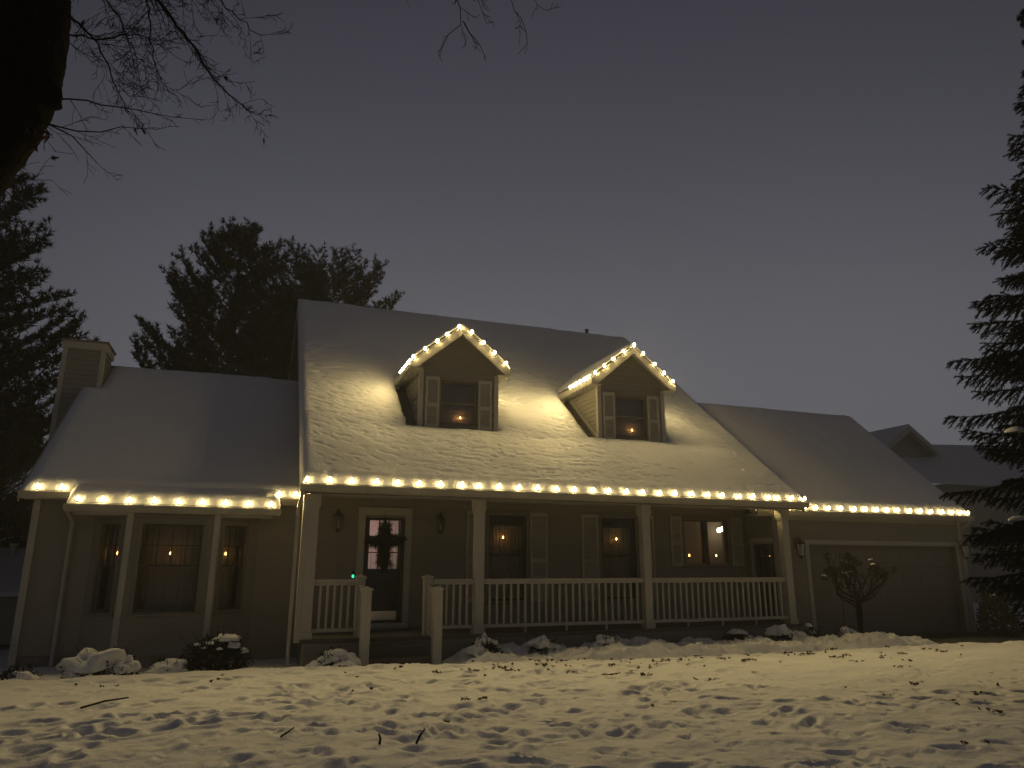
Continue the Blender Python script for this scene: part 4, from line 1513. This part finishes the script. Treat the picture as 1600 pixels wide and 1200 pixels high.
shrub(-2.98, -0.15, 0.52, 0.42, 0.42, 'low shrub buried under one big rounded snow cushion', 101,
      [(-.02, -.10, .22, .42, .36, .25), (.26, -.08, .14, .22, .25, .20), (-.32, -.14, .04, .17, .20, .18), (.43, -.10, .15, .10, .11, .10)], 1300)
shrub(-1.38, 0.10, 0.52, 0.42, 0.56, 'dark rounded shrub with patches of snow on top, beside the bay window', 117,
      [(.16, -.08, .52, .19, .18, .10), (.27, -.20, .42, .10, .09, .07), (-.10, -.16, .47, .08, .07, .04), (-.18, -.20, .42, .05, .06, .03), (-.30, -.06, .45, .06, .07, .035), (.42, -.12, .33, .07, .08, .06), (.05, -.28, .40, .04, .05, .03)], 3600)
shrub(-2.05, 0.0, 0.30, 0.26, 0.26, 'small snow-filled shrub with bare stems between the two larger shrubs', 125, [(0, -.03, .09, .28, .25, .17)], 300)
shrub(-4.05, -0.35, 0.30, 0.28, 0.26, 'snow-covered clump of dry stems at the foot of the wing corner', 131, [(.10, -.08, .04, .20, .2, .16)], 500)
shrub(0.36, -0.95, 0.24, 0.22, 0.28, 'small shrub under a snow lump beside the porch steps', 141, [(0, 0, .12, .22, .2, .18), (.20, -.03, .06, .2, .18, .15), (-.2, -.02, .0, .2, .18, .13)], 400, dz=-.10)
shrub(2.95, -0.85, 0.26, 0.22, 0.30, 'small snow-capped shrub at the foot of the second porch post', 151, [(-.04, 0, .22, .15, .13, .12), (.13, -.05, .2, .07, .07, .07), (-.15, -.05, .06, .18, .16, .13)], 500, dz=-.10)
shrub(4.0, -0.80, 0.28, 0.22, 0.28, 'small ragged snow-covered shrub below the longest railing, nearest the steps', 157, [(0, 0, .16, .20, .16, .14), (.2, 0, .08, .16, .14, .12)], 500, dz=-.10)
shrub(5.25, -0.85, 0.28, 0.22, 0.30, 'ragged snow-covered shrub below the middle of the longest railing', 163, [(0, 0, .20, .20, .16, .13), (-.18, 0, .1, .16, .14, .12), (.2, -.03, .1, .14, .14, .12)], 500, dz=-.10)
shrub(8.35, -0.45, 0.28, 0.24, 0.36, 'dark shrub with a flat snow cap below the far railing', 173, [(.02, 0, .33, .20, .17, .09)], 900, dz=-.10)
shrub(9.35, -0.55, 0.26, 0.22, 0.30, 'shrub mostly hidden under a rounded snow ball below the far railing', 179, [(0, 0, .20, .24, .20, .18)], 600, dz=-.10)
shrub(10.15, -0.6, 0.18, 0.16, 0.30, 'thin dark shrub with small snow tufts near the last porch post', 181, [(-.06, 0, .36, .06, .06, .05), (0.02, 0, .22, .07, .07, .05)], 420, dz=-.10)
shrub(11.0, -0.75, 0.24, 0.20, 0.28, 'low snowy shrub beside the porch end of the garage wall', 187, [(-.04, 0, .2, .17, .15, .11)], 450, dz=-.10)
shrub(16.0, -0.25, 0.50, 0.42, 1.25, 'tall dark drooping shrub at the far corner of the garage door', 191, [(-.15, -.1, 1.12, .05, .06, .04)], 2600, leafsize=0.09)

# bare-headed hydrangea tree in front of the garage with two stakes
hy = empty('hydrangea_tree', (11.45, -0.55, 0.2))
tag(hy, 'small leafless flowering tree with dried flower heads and snow tufts before the garage door', 'tree')
m = MB()
m.tube([(11.47, -.55, 0.1), (11.49, -.55, .45), (11.53, -.55, .75), (11.52, -.54, .98)], [.065, .055, .06, .045], 8)
m.build('trunk', 'bark', hy)
g = random.Random(5)
m = MB()
heads = []
def hgrow(p, d, L, r, dep):
    q = Vector(p)
    path, rad = [q.copy()], [r]
    for k in range(3):
        d = (d + Vector((g.uniform(-.35, .35), g.uniform(-.3, .3), g.uniform(-.1, .25)))).normalized()
        q = q + d * (L / 3)
        path.append(q.copy())
        rad.append(r * (1 - .25 * (k + 1) / 3 * 1.6))
    m.tube(path, rad, 5)
    if dep == 0:
        if g.random() < .75:
            heads.append(q.copy())
        return
    for k in range(g.choice((2, 2, 3))):
        hgrow(q, (d + Vector((g.uniform(-.9, .9), g.uniform(-.6, .6), g.uniform(-.3, .6)))).normalized(), L * g.uniform(.65, .95), r * .55, dep - 1)
for dx, dz, L in ((1.2, .12, .58), (1.1, .3, .42), (-1.2, .40, .50), (-1.1, .62, .44), (1.0, .75, .42), (-.9, .75, .40), (-.5, .9, .42), (-.1, 1, .40), (.45, .9, .42), (.95, .5, .46), (.7, .65, .40), (-.3, .8, .3), (.2, .8, .3)):
    hgrow((11.52, -.54, .92 + g.uniform(-.1, .06)), Vector((dx, g.uniform(-.4, .4), dz)).normalized(), L, .026, 2)
m.build('crown', 'twig', hy)
P, D = [], []
for h in heads:
    for k in range(g.randint(25, 60)):
        v = Vector((g.gauss(0, 1), g.gauss(0, 1), g.gauss(0, 1))).normalized()
        P.append(h + v * g.uniform(.01, .065))
        D.append(v + Vector((0, 0, .2)))
needles(P, D, .05, .035, 'flower_heads', 'drygrass', hy)
m = MB()
for i, h in enumerate(g.sample(heads, min(5, len(heads)))):
    snow_cap(m, h.x, h.y, h.z + .045, .05, .05, .028, 31 + i, 10, 5)
m.build('snow_tufts', 'snow', hy, smooth=True)
for (x0, x1, z1, lb) in ((10.87, 10.99, 1.95, 'taller thin dark stake beside the small flowering tree'), (11.24, 11.28, 1.0, 'shorter thin dark stake beside the small flowering tree')):
    m = MB()
    m.tube([(x0, -.72, .02), ((x0 + x1) / 2, -.72, z1 / 2), (x1, -.70, z1)], .011, 6)
    m.lathe([(0.016, 0), (0.016, .03), (0.006, .045)], (x1, -.70, z1 - .01), 6)
    tag(m.build('garden_stake', 'dark'), lb, 'stake')

# fallen leaves, sticks
n = 130
P, D = [], []
for i in range(n):
    x = rnd.gauss(5.5, 3.4)
    y = float(edge_y(x)) - abs(rnd.gauss(0.15, 0.75)) - 0.05 if rnd.random() < 0.72 else rnd.uniform(-9, -2)
    k = rnd.randint(3, 9) if rnd.random() < .35 else rnd.randint(1, 2)
    for j in range(k):
        xx, yy = x + rnd.gauss(0, .07), y + rnd.gauss(0, .04)
        for w in range(3):
            P.append((xx + rnd.gauss(0, .012), yy + rnd.gauss(0, .010), gz(xx, yy) + 0.008 + .012 * rnd.random()))
            D.append((rnd.gauss(0, 1), rnd.gauss(0, 1), rnd.uniform(0.0, .6)))
tag(needles(P, D, nr.uniform(.025, .06, len(P)), nr.uniform(.02, .045, len(P)), 'fallen_leaves', 'deadleaf'), 'dead leaves scattered on the lawn snow', 'leaves', kind='stuff')
def stick(pts, r, label):
    m = MB()
    m.tube([(x, y, gz(x, y) + dz) for x, y, dz in pts], [r, r * .9, r * .6][:len(pts)], 5)
    tag(m.build('fallen_stick', 'twig'), label, 'stick', 'sticks on the lawn')
stick([(-2.62, -3.62, .02), (-2.42, -3.46, .04), (-2.20, -3.28, .05)], .013, 'long straight stick lying on the snow before the bay window')
stick([(0.46, -6.62, .0), (0.50, -6.58, .05), (0.56, -6.50, .10)], .011, 'slanting stick poking from the foreground snow, the longer of two')
stick([(0.17, -6.47, .0), (0.18, -6.45, .04), (0.165, -6.44, .08)], .012, 'short crooked stick poking upright from the foreground snow')
stick([(-0.62, -5.9, .01), (-0.56, -5.83, .03), (-0.50, -5.76, .04)], .009, 'tiny stick lying in the foreground snow nearest the bay side')
stick([(4.0, -3.2, .01), (4.12, -3.18, .03), (4.3, -3.15, .02)], .010, 'dark stick lying flat on the smooth snow before the middle railing')

# ================================================================== TREES
def pine_tree(name, label, base, H, R0, z_first, seed, lean=(0, 0), tuft=0.24, dens=1.0, taper=0.85, group='dark pines behind the house', top_round=0.25, up=0.35):
    g = random.Random(seed)
    e = empty(name, base)
    tag(e, label, 'tree', group)
    bx, by, bz = base
    m = MB()
    tp = [(bx + lean[0] * t, by + lean[1] * t, bz + H * t) for t in np.linspace(0, .98, 9)]
    m.tube(tp, [0.30 * (H / 14) * (1 - .93 * t) + .015 for t in np.linspace(0, .98, 9)], 8)
    m.build('trunk', 'bark', e)
    m = MB()
    P, D = [], []
    z = z_first
    while z < H * 0.985:
        t = (z - z_first) / (H - z_first)
        prof = (1 - t) ** taper * (1 - top_round) + top_round * math.sqrt(max(0, 1 - t * t))
        nb = g.choice((4, 5, 5, 6))
        a0 = g.uniform(0, 6.28)
        for b in range(nb):
            a = a0 + 6.28 * b / nb + g.uniform(-.4, .4)
            L = max(.3, R0 * prof * g.uniform(.55, 1.12))
            p = Vector((bx + lean[0] * z / H, by + lean[1] * z / H, bz + z))
            d = Vector((math.cos(a), math.sin(a), up * g.uniform(.2, 1.0) + .5 * t))
            d.normalize()
            ns = max(4, int(L / .32))
            path = [p.copy()]
            for k in range(ns):
                d = (d + Vector((g.uniform(-.14, .14), g.uniform(-.14, .14), .055 + g.uniform(-.05, .05)))).normalized()
                p = p + d * (L / ns)
                path.append(p.copy())
                if k >= ns * .25:
                    for s in (-1, 1):
                        sl = min(.75, .20 + .30 * L * (1 - k / ns * .55)) * g.uniform(.45, 1.0)
                        sdv = d.cross(Vector((0, 0, 1))).normalized() * s
                        q0 = p.copy()
                        dd = (sdv * g.uniform(.6, 1.0) + d * .8 + Vector((0, 0, g.uniform(.05, .5)))).normalized()
                        nt2 = max(2, int(sl / .13 * dens))
                        for w in range(nt2):
                            q = q0 + dd * sl * (w + 1) / nt2 + Vector((g.uniform(-.06, .06), g.uniform(-.06, .06), g.uniform(-.03, .08)))
                            P.append(q)
                            D.append(dd)
                        m.tube([q0, q0 + dd * sl], [.014, .006], 3, cap=False)
            P.append(p)
            D.append(d)
            m.tube(path, [max(.008, .05 * (1 - t) * (1 - k / (ns + 1)) + .008) for k in range(ns + 1)], 4, cap=False)
        z += g.uniform(.22, .40) * (H / 14) ** .4
    m.build('limb', 'twig', e)
    P, D = np.array(P), np.array(D)
    K = 10
    PP = np.repeat(P, K, 0)
    DD = np.repeat(D, K, 0) * 0.55 + nr.normal(size=(len(PP), 3)) * 0.62 + np.array([0, 0, .35])
    needles(PP, DD, tuft * nr.uniform(.6, 1.1, len(PP)), tuft * .17, 'crown', 'pine', e)
    return e

pine_tree('pine_tree', 'large dark pine rising behind the low wing roof', (-2.3, 15.5, 0), 14.7, 5.6, 4.0, 3, dens=1.7, up=.45)
pine_tree('pine_tree', 'dark pine whose top shows over the left end of the main ridge', (1.5, 21.0, 0), 15.3, 6.0, 6.0, 11, dens=1.7, top_round=.9)
pine_tree('pine_tree', 'big dark pine at the left edge beyond the chimney', (-9.0, 8.6, 0), 13.2, 5.2, 1.2, 23, tuft=.21, dens=1.9, up=.2)
pine_tree('pine_tree', 'low dark pine boughs behind the chimney foot', (-8.2, 12.5, 0), 6.2, 2.9, .5, 31, tuft=.20, dens=1.0, up=.2)

def spruce_tree(name, label, base, H, seed):
    g = random.Random(seed)
    e = empty(name, base)
    tag(e, label, 'tree')
    bx, by, bz = base
    m = MB()
    m.tube([(bx, by, bz + H * t) for t in np.linspace(0, 1, 8)], [.15 * (1 - t) + .012 for t in np.linspace(0, 1, 8)], 8)
    m.build('trunk', 'bark', e)
    m = MB()
    P, D = [], []
    tips = []
    z = .55
    while z < H * .98:
        t = z / H
        prof = min(1, .46 + z * .22) * (1 - t) ** .95
        nb = g.choice((7, 8, 9))
        a0 = g.uniform(0, 6.28)
        for b in range(nb):
            a = a0 + 6.28 * b / nb + g.uniform(-.3, .3)
            L = max(.25, 3.05 * prof * (g.uniform(.48, 1.06) if z > 4.6 else g.uniform(.66, 1.04)))
            p = Vector((bx, by, bz + z))
            d = Vector((math.cos(a), math.sin(a), .12 + .5 * t - .10 * (1 - t))).normalized()
            ns = max(6, int(L / .10))
            path = [p.copy()]
            for k in range(ns):
                f = k / ns
                d = (d + Vector((g.uniform(-.05, .05), g.uniform(-.05, .05), (-.055 if f < .5 else .045) + g.uniform(-.03, .03)))).normalized()
                p = p + d * (L / ns)
                path.append(p.copy())
                if f > .18:
                    side = d.cross(Vector((0, 0, 1))).normalized()
                    for s in (-1, 1, -.45, .45, 0):
                        tl = (.34 * math.sin(min(1, (1 - f) * 1.6 + .18) * 1.57)) * min(1, L) * g.uniform(.55, 1.05)
                        dd = (side * s * .8 + d * .75 + Vector((0, 0, g.uniform(-.55, .12) - (.5 if abs(s) < 1 else 0)))).normalized()
                        nn = max(6, int(tl / .011))
                        for w in range(nn):
                            q = p + dd * tl * (w + .5) / nn
                            P.append((q.x, q.y, q.z - .10 * tl * ((w + .5) / nn) ** 2))
                            D.append((dd.x, dd.y, dd.z))
                        m.tube([p, p + dd * tl], [.006, .003], 3, cap=False)
                    for w in range(8):
                        q = p - d * (L / ns) * w / 8
                        P.append((q.x, q.y, q.z))
                        D.append((d.x, d.y, d.z))
            tips.append((path[len(path) * 2 // 3], L))
            m.tube(path, [max(.005, .022 * (1 - k / (ns + 1)) * (1 - .6 * t)) for k in range(ns + 1)], 4, cap=False)
        z += g.uniform(.16, .26)
    m.build('limb', 'twig', e)
    P, D = np.array(P), np.array(D)
    PP = np.repeat(P, 3, 0)
    DD = np.repeat(D, 3, 0) * .75 + nr.normal(size=(len(PP), 3)) * .55
    needles(PP, DD, nr.uniform(.030, .050, len(PP)), .012, 'crown', 'spruce', e)
    for i, (q, L) in enumerate(tips):
        if g.random() < .06 and q.z < 4.5:
            m = MB()
            snow_cap(m, q.x, q.y, q.z + .03, .13 * g.uniform(.6, 1.3), .12, .05, 71 + i, 14, 5)
            m.build('snow_patch', 'snow', e, smooth=True)
    return e

spruce_tree('spruce_tree', 'dark spruce standing at the right edge in front of the garage', (9.36, -7.45, .15), 9.7, 9)

# bare oak at the near left: leaning trunk, long limb overhead, hanging twigs
def oak():
    g = random.Random(17)
    e = empty('oak_tree', (-3.95, -7.0, .1))
    tag(e, 'bare oak with thick leaning trunk and hanging twigs at the top left corner', 'tree')
    m = MB()
    tr = [(-3.95, -7.0, 0.0), (-3.9, -7.05, 1.5), (-3.75, -7.2, 2.9), (-3.51, -7.37, 3.76), (-3.24, -7.6, 4.24), (-3.05, -7.73, 4.5), (-2.86, -7.87, 4.76), (-2.79, -7.98, 5.07), (-2.77, -8.05, 5.33), (-2.76, -8.13, 5.59), (-2.76, -8.22, 5.93), (-2.77, -8.36, 6.6), (-2.7, -8.5, 8.5)]
    rr = [.44, .37, .32, .275, .25, .235, .225, .235, .225, .215, .20, .15, .07]
    m.tube(tr, rr, 14)
    kn = MB()
    m.tube([(-2.80, -8.0, 4.98), (-2.66, -8.04, 4.92), (-2.58, -8.06, 4.86), (-2.56, -8.06, 4.80)], [.16, .13, .09, .05], 10)
    to = m.build('trunk', 'bark', e, smooth=True)
    sb = to.modifiers.new('detail', 'SUBSURF')
    sb.levels = sb.render_levels = 3
    tx = bpy.data.textures.new('bark_ridges', 'CLOUDS')
    tx.noise_scale = 0.09
    dm = to.modifiers.new('ridges', 'DISPLACE')
    dm.texture = tx
    dm.strength = 0.045
    dm.texture_coords = 'LOCAL'
    m = MB()
    leaves = []
    def grow(p, d, L, r, dep, droop):
        q = Vector(p)
        n_ = max(4, int(L / .07))
        path, rad = [q.copy()], [r]
        for k in range(n_):
            d = (d + Vector((g.uniform(-.16, .16), g.uniform(-.16, .16), g.uniform(-.13, .13) - droop))).normalized()
            q = q + d * (L / n_)
            path.append(q.copy())
            rad.append(max(.0016, r * (1 - .8 * (k + 1) / n_)))
            if dep > 0 and g.random() < .85:
                s = Vector((g.gauss(0, 1), g.gauss(0, 1), g.gauss(0, 1))).normalized()
                nd = (d * .8 + s * .8).normalized()
                grow(q, nd, L * g.uniform(.35, .70), max(.0018, rad[-1] * .55), dep - 1, droop * .6)
        m.tube(path, rad, 4 if r < .02 else 6, cap=False)
        if dep == 0 and g.random() < .006:
            leaves.append((q.copy(), d.copy()))
    # limbs toward the right, hanging: each follows a bent course and sprouts twigs all along
    def course(pts, r, dep, tl, every=0.045, droop=.02):
        pts = [Vector(p) for p in pts]
        path, rad = [], []
        tot = sum((q - p).length for p, q in zip(pts, pts[1:]))
        run = 0
        for p, q in zip(pts, pts[1:]):
            n_ = max(1, int((q - p).length / every))
            for k in range(n_):
                w = p.lerp(q, k / n_) + Vector((g.gauss(0, .008), g.gauss(0, .008), g.gauss(0, .008)))
                f = (run + (q - p).length * k / n_) / tot
                path.append(w)
                rad.append(max(.002, r * (1 - .85 * f)))
                if f > .12:
                    dv = (q - p).normalized()
                    sv = Vector((g.gauss(0, 1), g.gauss(0, 1), g.gauss(0, 1))).normalized()
                    grow(w, (dv * .7 + sv * .75).normalized(), tl * g.uniform(.4, 1.1) * (1.1 - .5 * f), max(.0018, rad[-1] * .45), dep, droop)
            run += (q - p).length
        m.tube(path, rad, 6, cap=False)
    course([(-2.64, -8.3, 6.3), (-2.39, -8.37, 6.05), (-2.02, -8.31, 5.68), (-1.89, -8.23, 5.6), (-1.74, -8.14, 5.47), (-1.59, -8.04, 5.3), (-1.48, -7.95, 5.25), (-1.33, -7.88, 5.19), (-1.26, -7.8, 5.19)], .020, 2, .36)
    course([(-2.66, -8.25, 6.35), (-2.36, -8.41, 6.15), (-2.07, -8.31, 5.75), (-2.04, -8.16, 5.56), (-2.02, -8.02, 5.4), (-1.94, -7.89, 5.23)], .014, 2, .34)
    course([(-2.6, -8.3, 6.5), (-1.96, -8.49, 5.9), (-1.61, -8.46, 5.68), (-1.43, -8.39, 5.6), (-1.3, -8.32, 5.56), (-1.21, -8.26, 5.62)], .016, 2, .32)
    course([(-2.75, -8.1, 5.75), (-2.56, -8.17, 5.50), (-2.36, -8.1, 5.35), (-2.25, -7.98, 5.15), (-2.14, -7.86, 4.96)], .012, 2, .34)
    course([(-2.74, -7.9, 4.95), (-2.49, -8.04, 4.91), (-2.28, -8.02, 4.93), (-1.95, -8.03, 4.92), (-1.6, -8.04, 4.92)], .008, 1, .22, .10)
    course([(-2.9, -7.85, 4.75), (-2.65, -7.94, 4.74), (-2.44, -7.91, 4.75), (-2.16, -7.92, 4.83), (-1.82, -7.95, 4.88)], .008, 1, .22, .10)
    course([(-2.9, -7.85, 4.78), (-2.62, -7.95, 4.73), (-2.48, -7.89, 4.71), (-2.31, -7.8, 4.56), (-2.17, -7.73, 4.52)], .008, 1, .22, .10)
    course([(-2.72, -8.1, 5.3), (-2.53, -8.14, 5.33), (-2.36, -8.11, 5.39), (-2.13, -8.11, 5.48), (-1.87, -8.09, 5.49)], .010, 2, .32)
    course([(-2.7, -8.2, 5.9), (-2.45, -8.25, 5.7), (-2.25, -8.15, 5.6), (-2.1, -8.05, 5.3), (-2.05, -8.0, 5.1)], .010, 2, .34)
    course([(-2.68, -8.2, 6.1), (-2.3, -8.3, 5.9), (-1.95, -8.3, 5.9), (-1.7, -8.2, 5.75)], .012, 2, .36)
    course([(-3.0, -7.8, 4.5), (-2.86, -7.75, 4.42), (-2.7, -7.72, 4.40), (-2.5, -7.7, 4.45)], .006, 1, .2, .10)
    # long limb passing over the frame, with twigs hanging back into view
    limb = [(-2.6, -8.3, 6.7), (-1.9, -8.5, 7.0), (-1.0, -8.75, 7.0), (-.1, -8.95, 6.7), (.7, -9.1, 6.55), (1.3, -9.2, 6.5)]
    m.tube(limb, [.07, .055, .045, .034, .022, .01], 6)
    course([(-.1, -8.98, 6.72), (-0.05, -9.2, 5.93), (-0.0, -9.14, 5.62), (0.05, -9.1, 5.42), (-0.02, -9.05, 5.34), (-0.12, -8.97, 5.16)], .009, 1, .16, .07)
    course([(0.05, -9.1, 5.42), (0.11, -9.1, 5.36), (0.18, -9.11, 5.28), (0.25, -9.11, 5.18)], .005, 1, .14, .06)
    course([(.0, -9.0, 6.70), (0.1, -9.2, 6.0), (0.16, -9.15, 5.6), (0.24, -9.12, 5.4)], .006, 1, .17, .07)
    course([(-.2, -8.95, 6.72), (-0.2, -9.2, 6.0), (-0.28, -9.15, 5.65), (-0.33, -9.1, 5.5)], .006, 1, .17, .07)
    course([(.35, -9.05, 6.62), (0.33, -9.28, 5.71), (0.39, -9.25, 5.52), (0.49, -9.24, 5.36), (0.48, -9.2, 5.22)], .007, 1, .15, .07)
    course([(.5, -9.08, 6.58), (0.46, -9.31, 5.67), (0.6, -9.32, 5.5), (0.69, -9.35, 5.48)], .007, 1, .14, .07)
    m.build('crown', 'twig', e)
    P, D = [], []
    for q, d in leaves + [(Vector((-2.66, -7.92, 4.62)) + Vector((g.gauss(0, .06), g.gauss(0, .06), g.gauss(0, .05))), Vector((g.gauss(0, 1), 0, -1))) for _ in range(9)]:
        for k in range(3):
            P.append(q)
            D.append(d + Vector((g.gauss(0, .5), g.gauss(0, .5), -.6)))
    needles(P, D, .055, .030, 'dry_leaves', 'deadleaf', e)
oak()

# ================================================================== NEIGHBOURS
nb = empty('neighbour_house', (34, 18, 0))
tag(nb, 'dim neighbouring house with snowy gable and cross roof beyond the garage', 'house')
m = MB()
m.box(33.5, 58, 14.3, 29, -.3, 5.9)
m.prism([(33.3, 4.2), (37.0, 4.2), (37.0, 8.28), (35.14, 9.55), (33.3, 8.28)], 'y', 18.4, 26)
m.build('wall', 'siding', nb)
m = MB()
for s_ in (-1, 1):
    m.hexa([(35.14, 17.9, 9.58), (35.14 + s_ * 2.25, 17.9, 8.06), (35.14 + s_ * 2.25, 26, 8.06), (35.14, 26, 9.58),
            (35.14, 17.9, 9.80), (35.14 + s_ * 2.25, 17.9, 8.24), (35.14 + s_ * 2.25, 26, 8.24), (35.14, 26, 9.80)])
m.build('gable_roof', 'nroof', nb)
for s_ in (-1, 1):
    m = MB()
    m.prism([(35.14, 9.64), (35.14 + s_ * 2.25, 8.10), (35.14 + s_ * 2.25, 7.84), (35.14, 9.36)], 'y', 17.82, 17.899)
    m.build('rake_board', 'trim', nb)
m = MB()
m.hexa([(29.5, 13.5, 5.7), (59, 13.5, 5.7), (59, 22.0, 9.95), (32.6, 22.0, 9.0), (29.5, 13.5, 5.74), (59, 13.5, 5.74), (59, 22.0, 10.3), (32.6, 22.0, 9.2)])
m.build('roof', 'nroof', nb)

sh = empty('neighbour_shed', (-7.4, 7, 0))
tag(sh, 'low neighbouring outbuilding with snow-covered roof at the left edge', 'shed')
m = MB()
m.box(-9.5, -5.75, 6.2, 9.5, 0, 1.06)
m.build('wall', 'siding', sh)
m = MB()
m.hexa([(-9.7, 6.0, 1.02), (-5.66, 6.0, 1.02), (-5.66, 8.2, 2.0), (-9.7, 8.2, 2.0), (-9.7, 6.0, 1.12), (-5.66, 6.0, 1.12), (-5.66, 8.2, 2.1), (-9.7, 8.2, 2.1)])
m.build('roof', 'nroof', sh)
m = MB()
m.lathe([(.07, -.1), (.07, .14), (.10, .15), (.10, .20)], (-6.45, 7.9, 2.0), 8)
m.build('roof_vent', 'trim', sh)

# ================================================================== NIGHT HAZE
hz = MB()
hz.box(-1000, 1000, -1000, 1000, -1.5, 18.5)
hm = bpy.data.materials.new('haze_air')
hm.use_nodes = True
ht = hm.node_tree
ht.nodes.clear()
ho = ht.nodes.new('ShaderNodeOutputMaterial')
hv = ht.nodes.new('ShaderNodeVolumePrincipled')
hv.inputs['Color'].default_value = (0.92, 0.94, 1.0, 1)
hv.inputs['Density'].default_value = 0.0034
hv.inputs['Anisotropy'].default_value = 0.0
ht.links.new(hv.outputs[0], ho.inputs['Volume'])
M['haze'] = hm
hm.cycles.homogeneous_volume = True
tag(hz.build('haze', 'haze'), 'thin night haze around the house', kind='stuff')
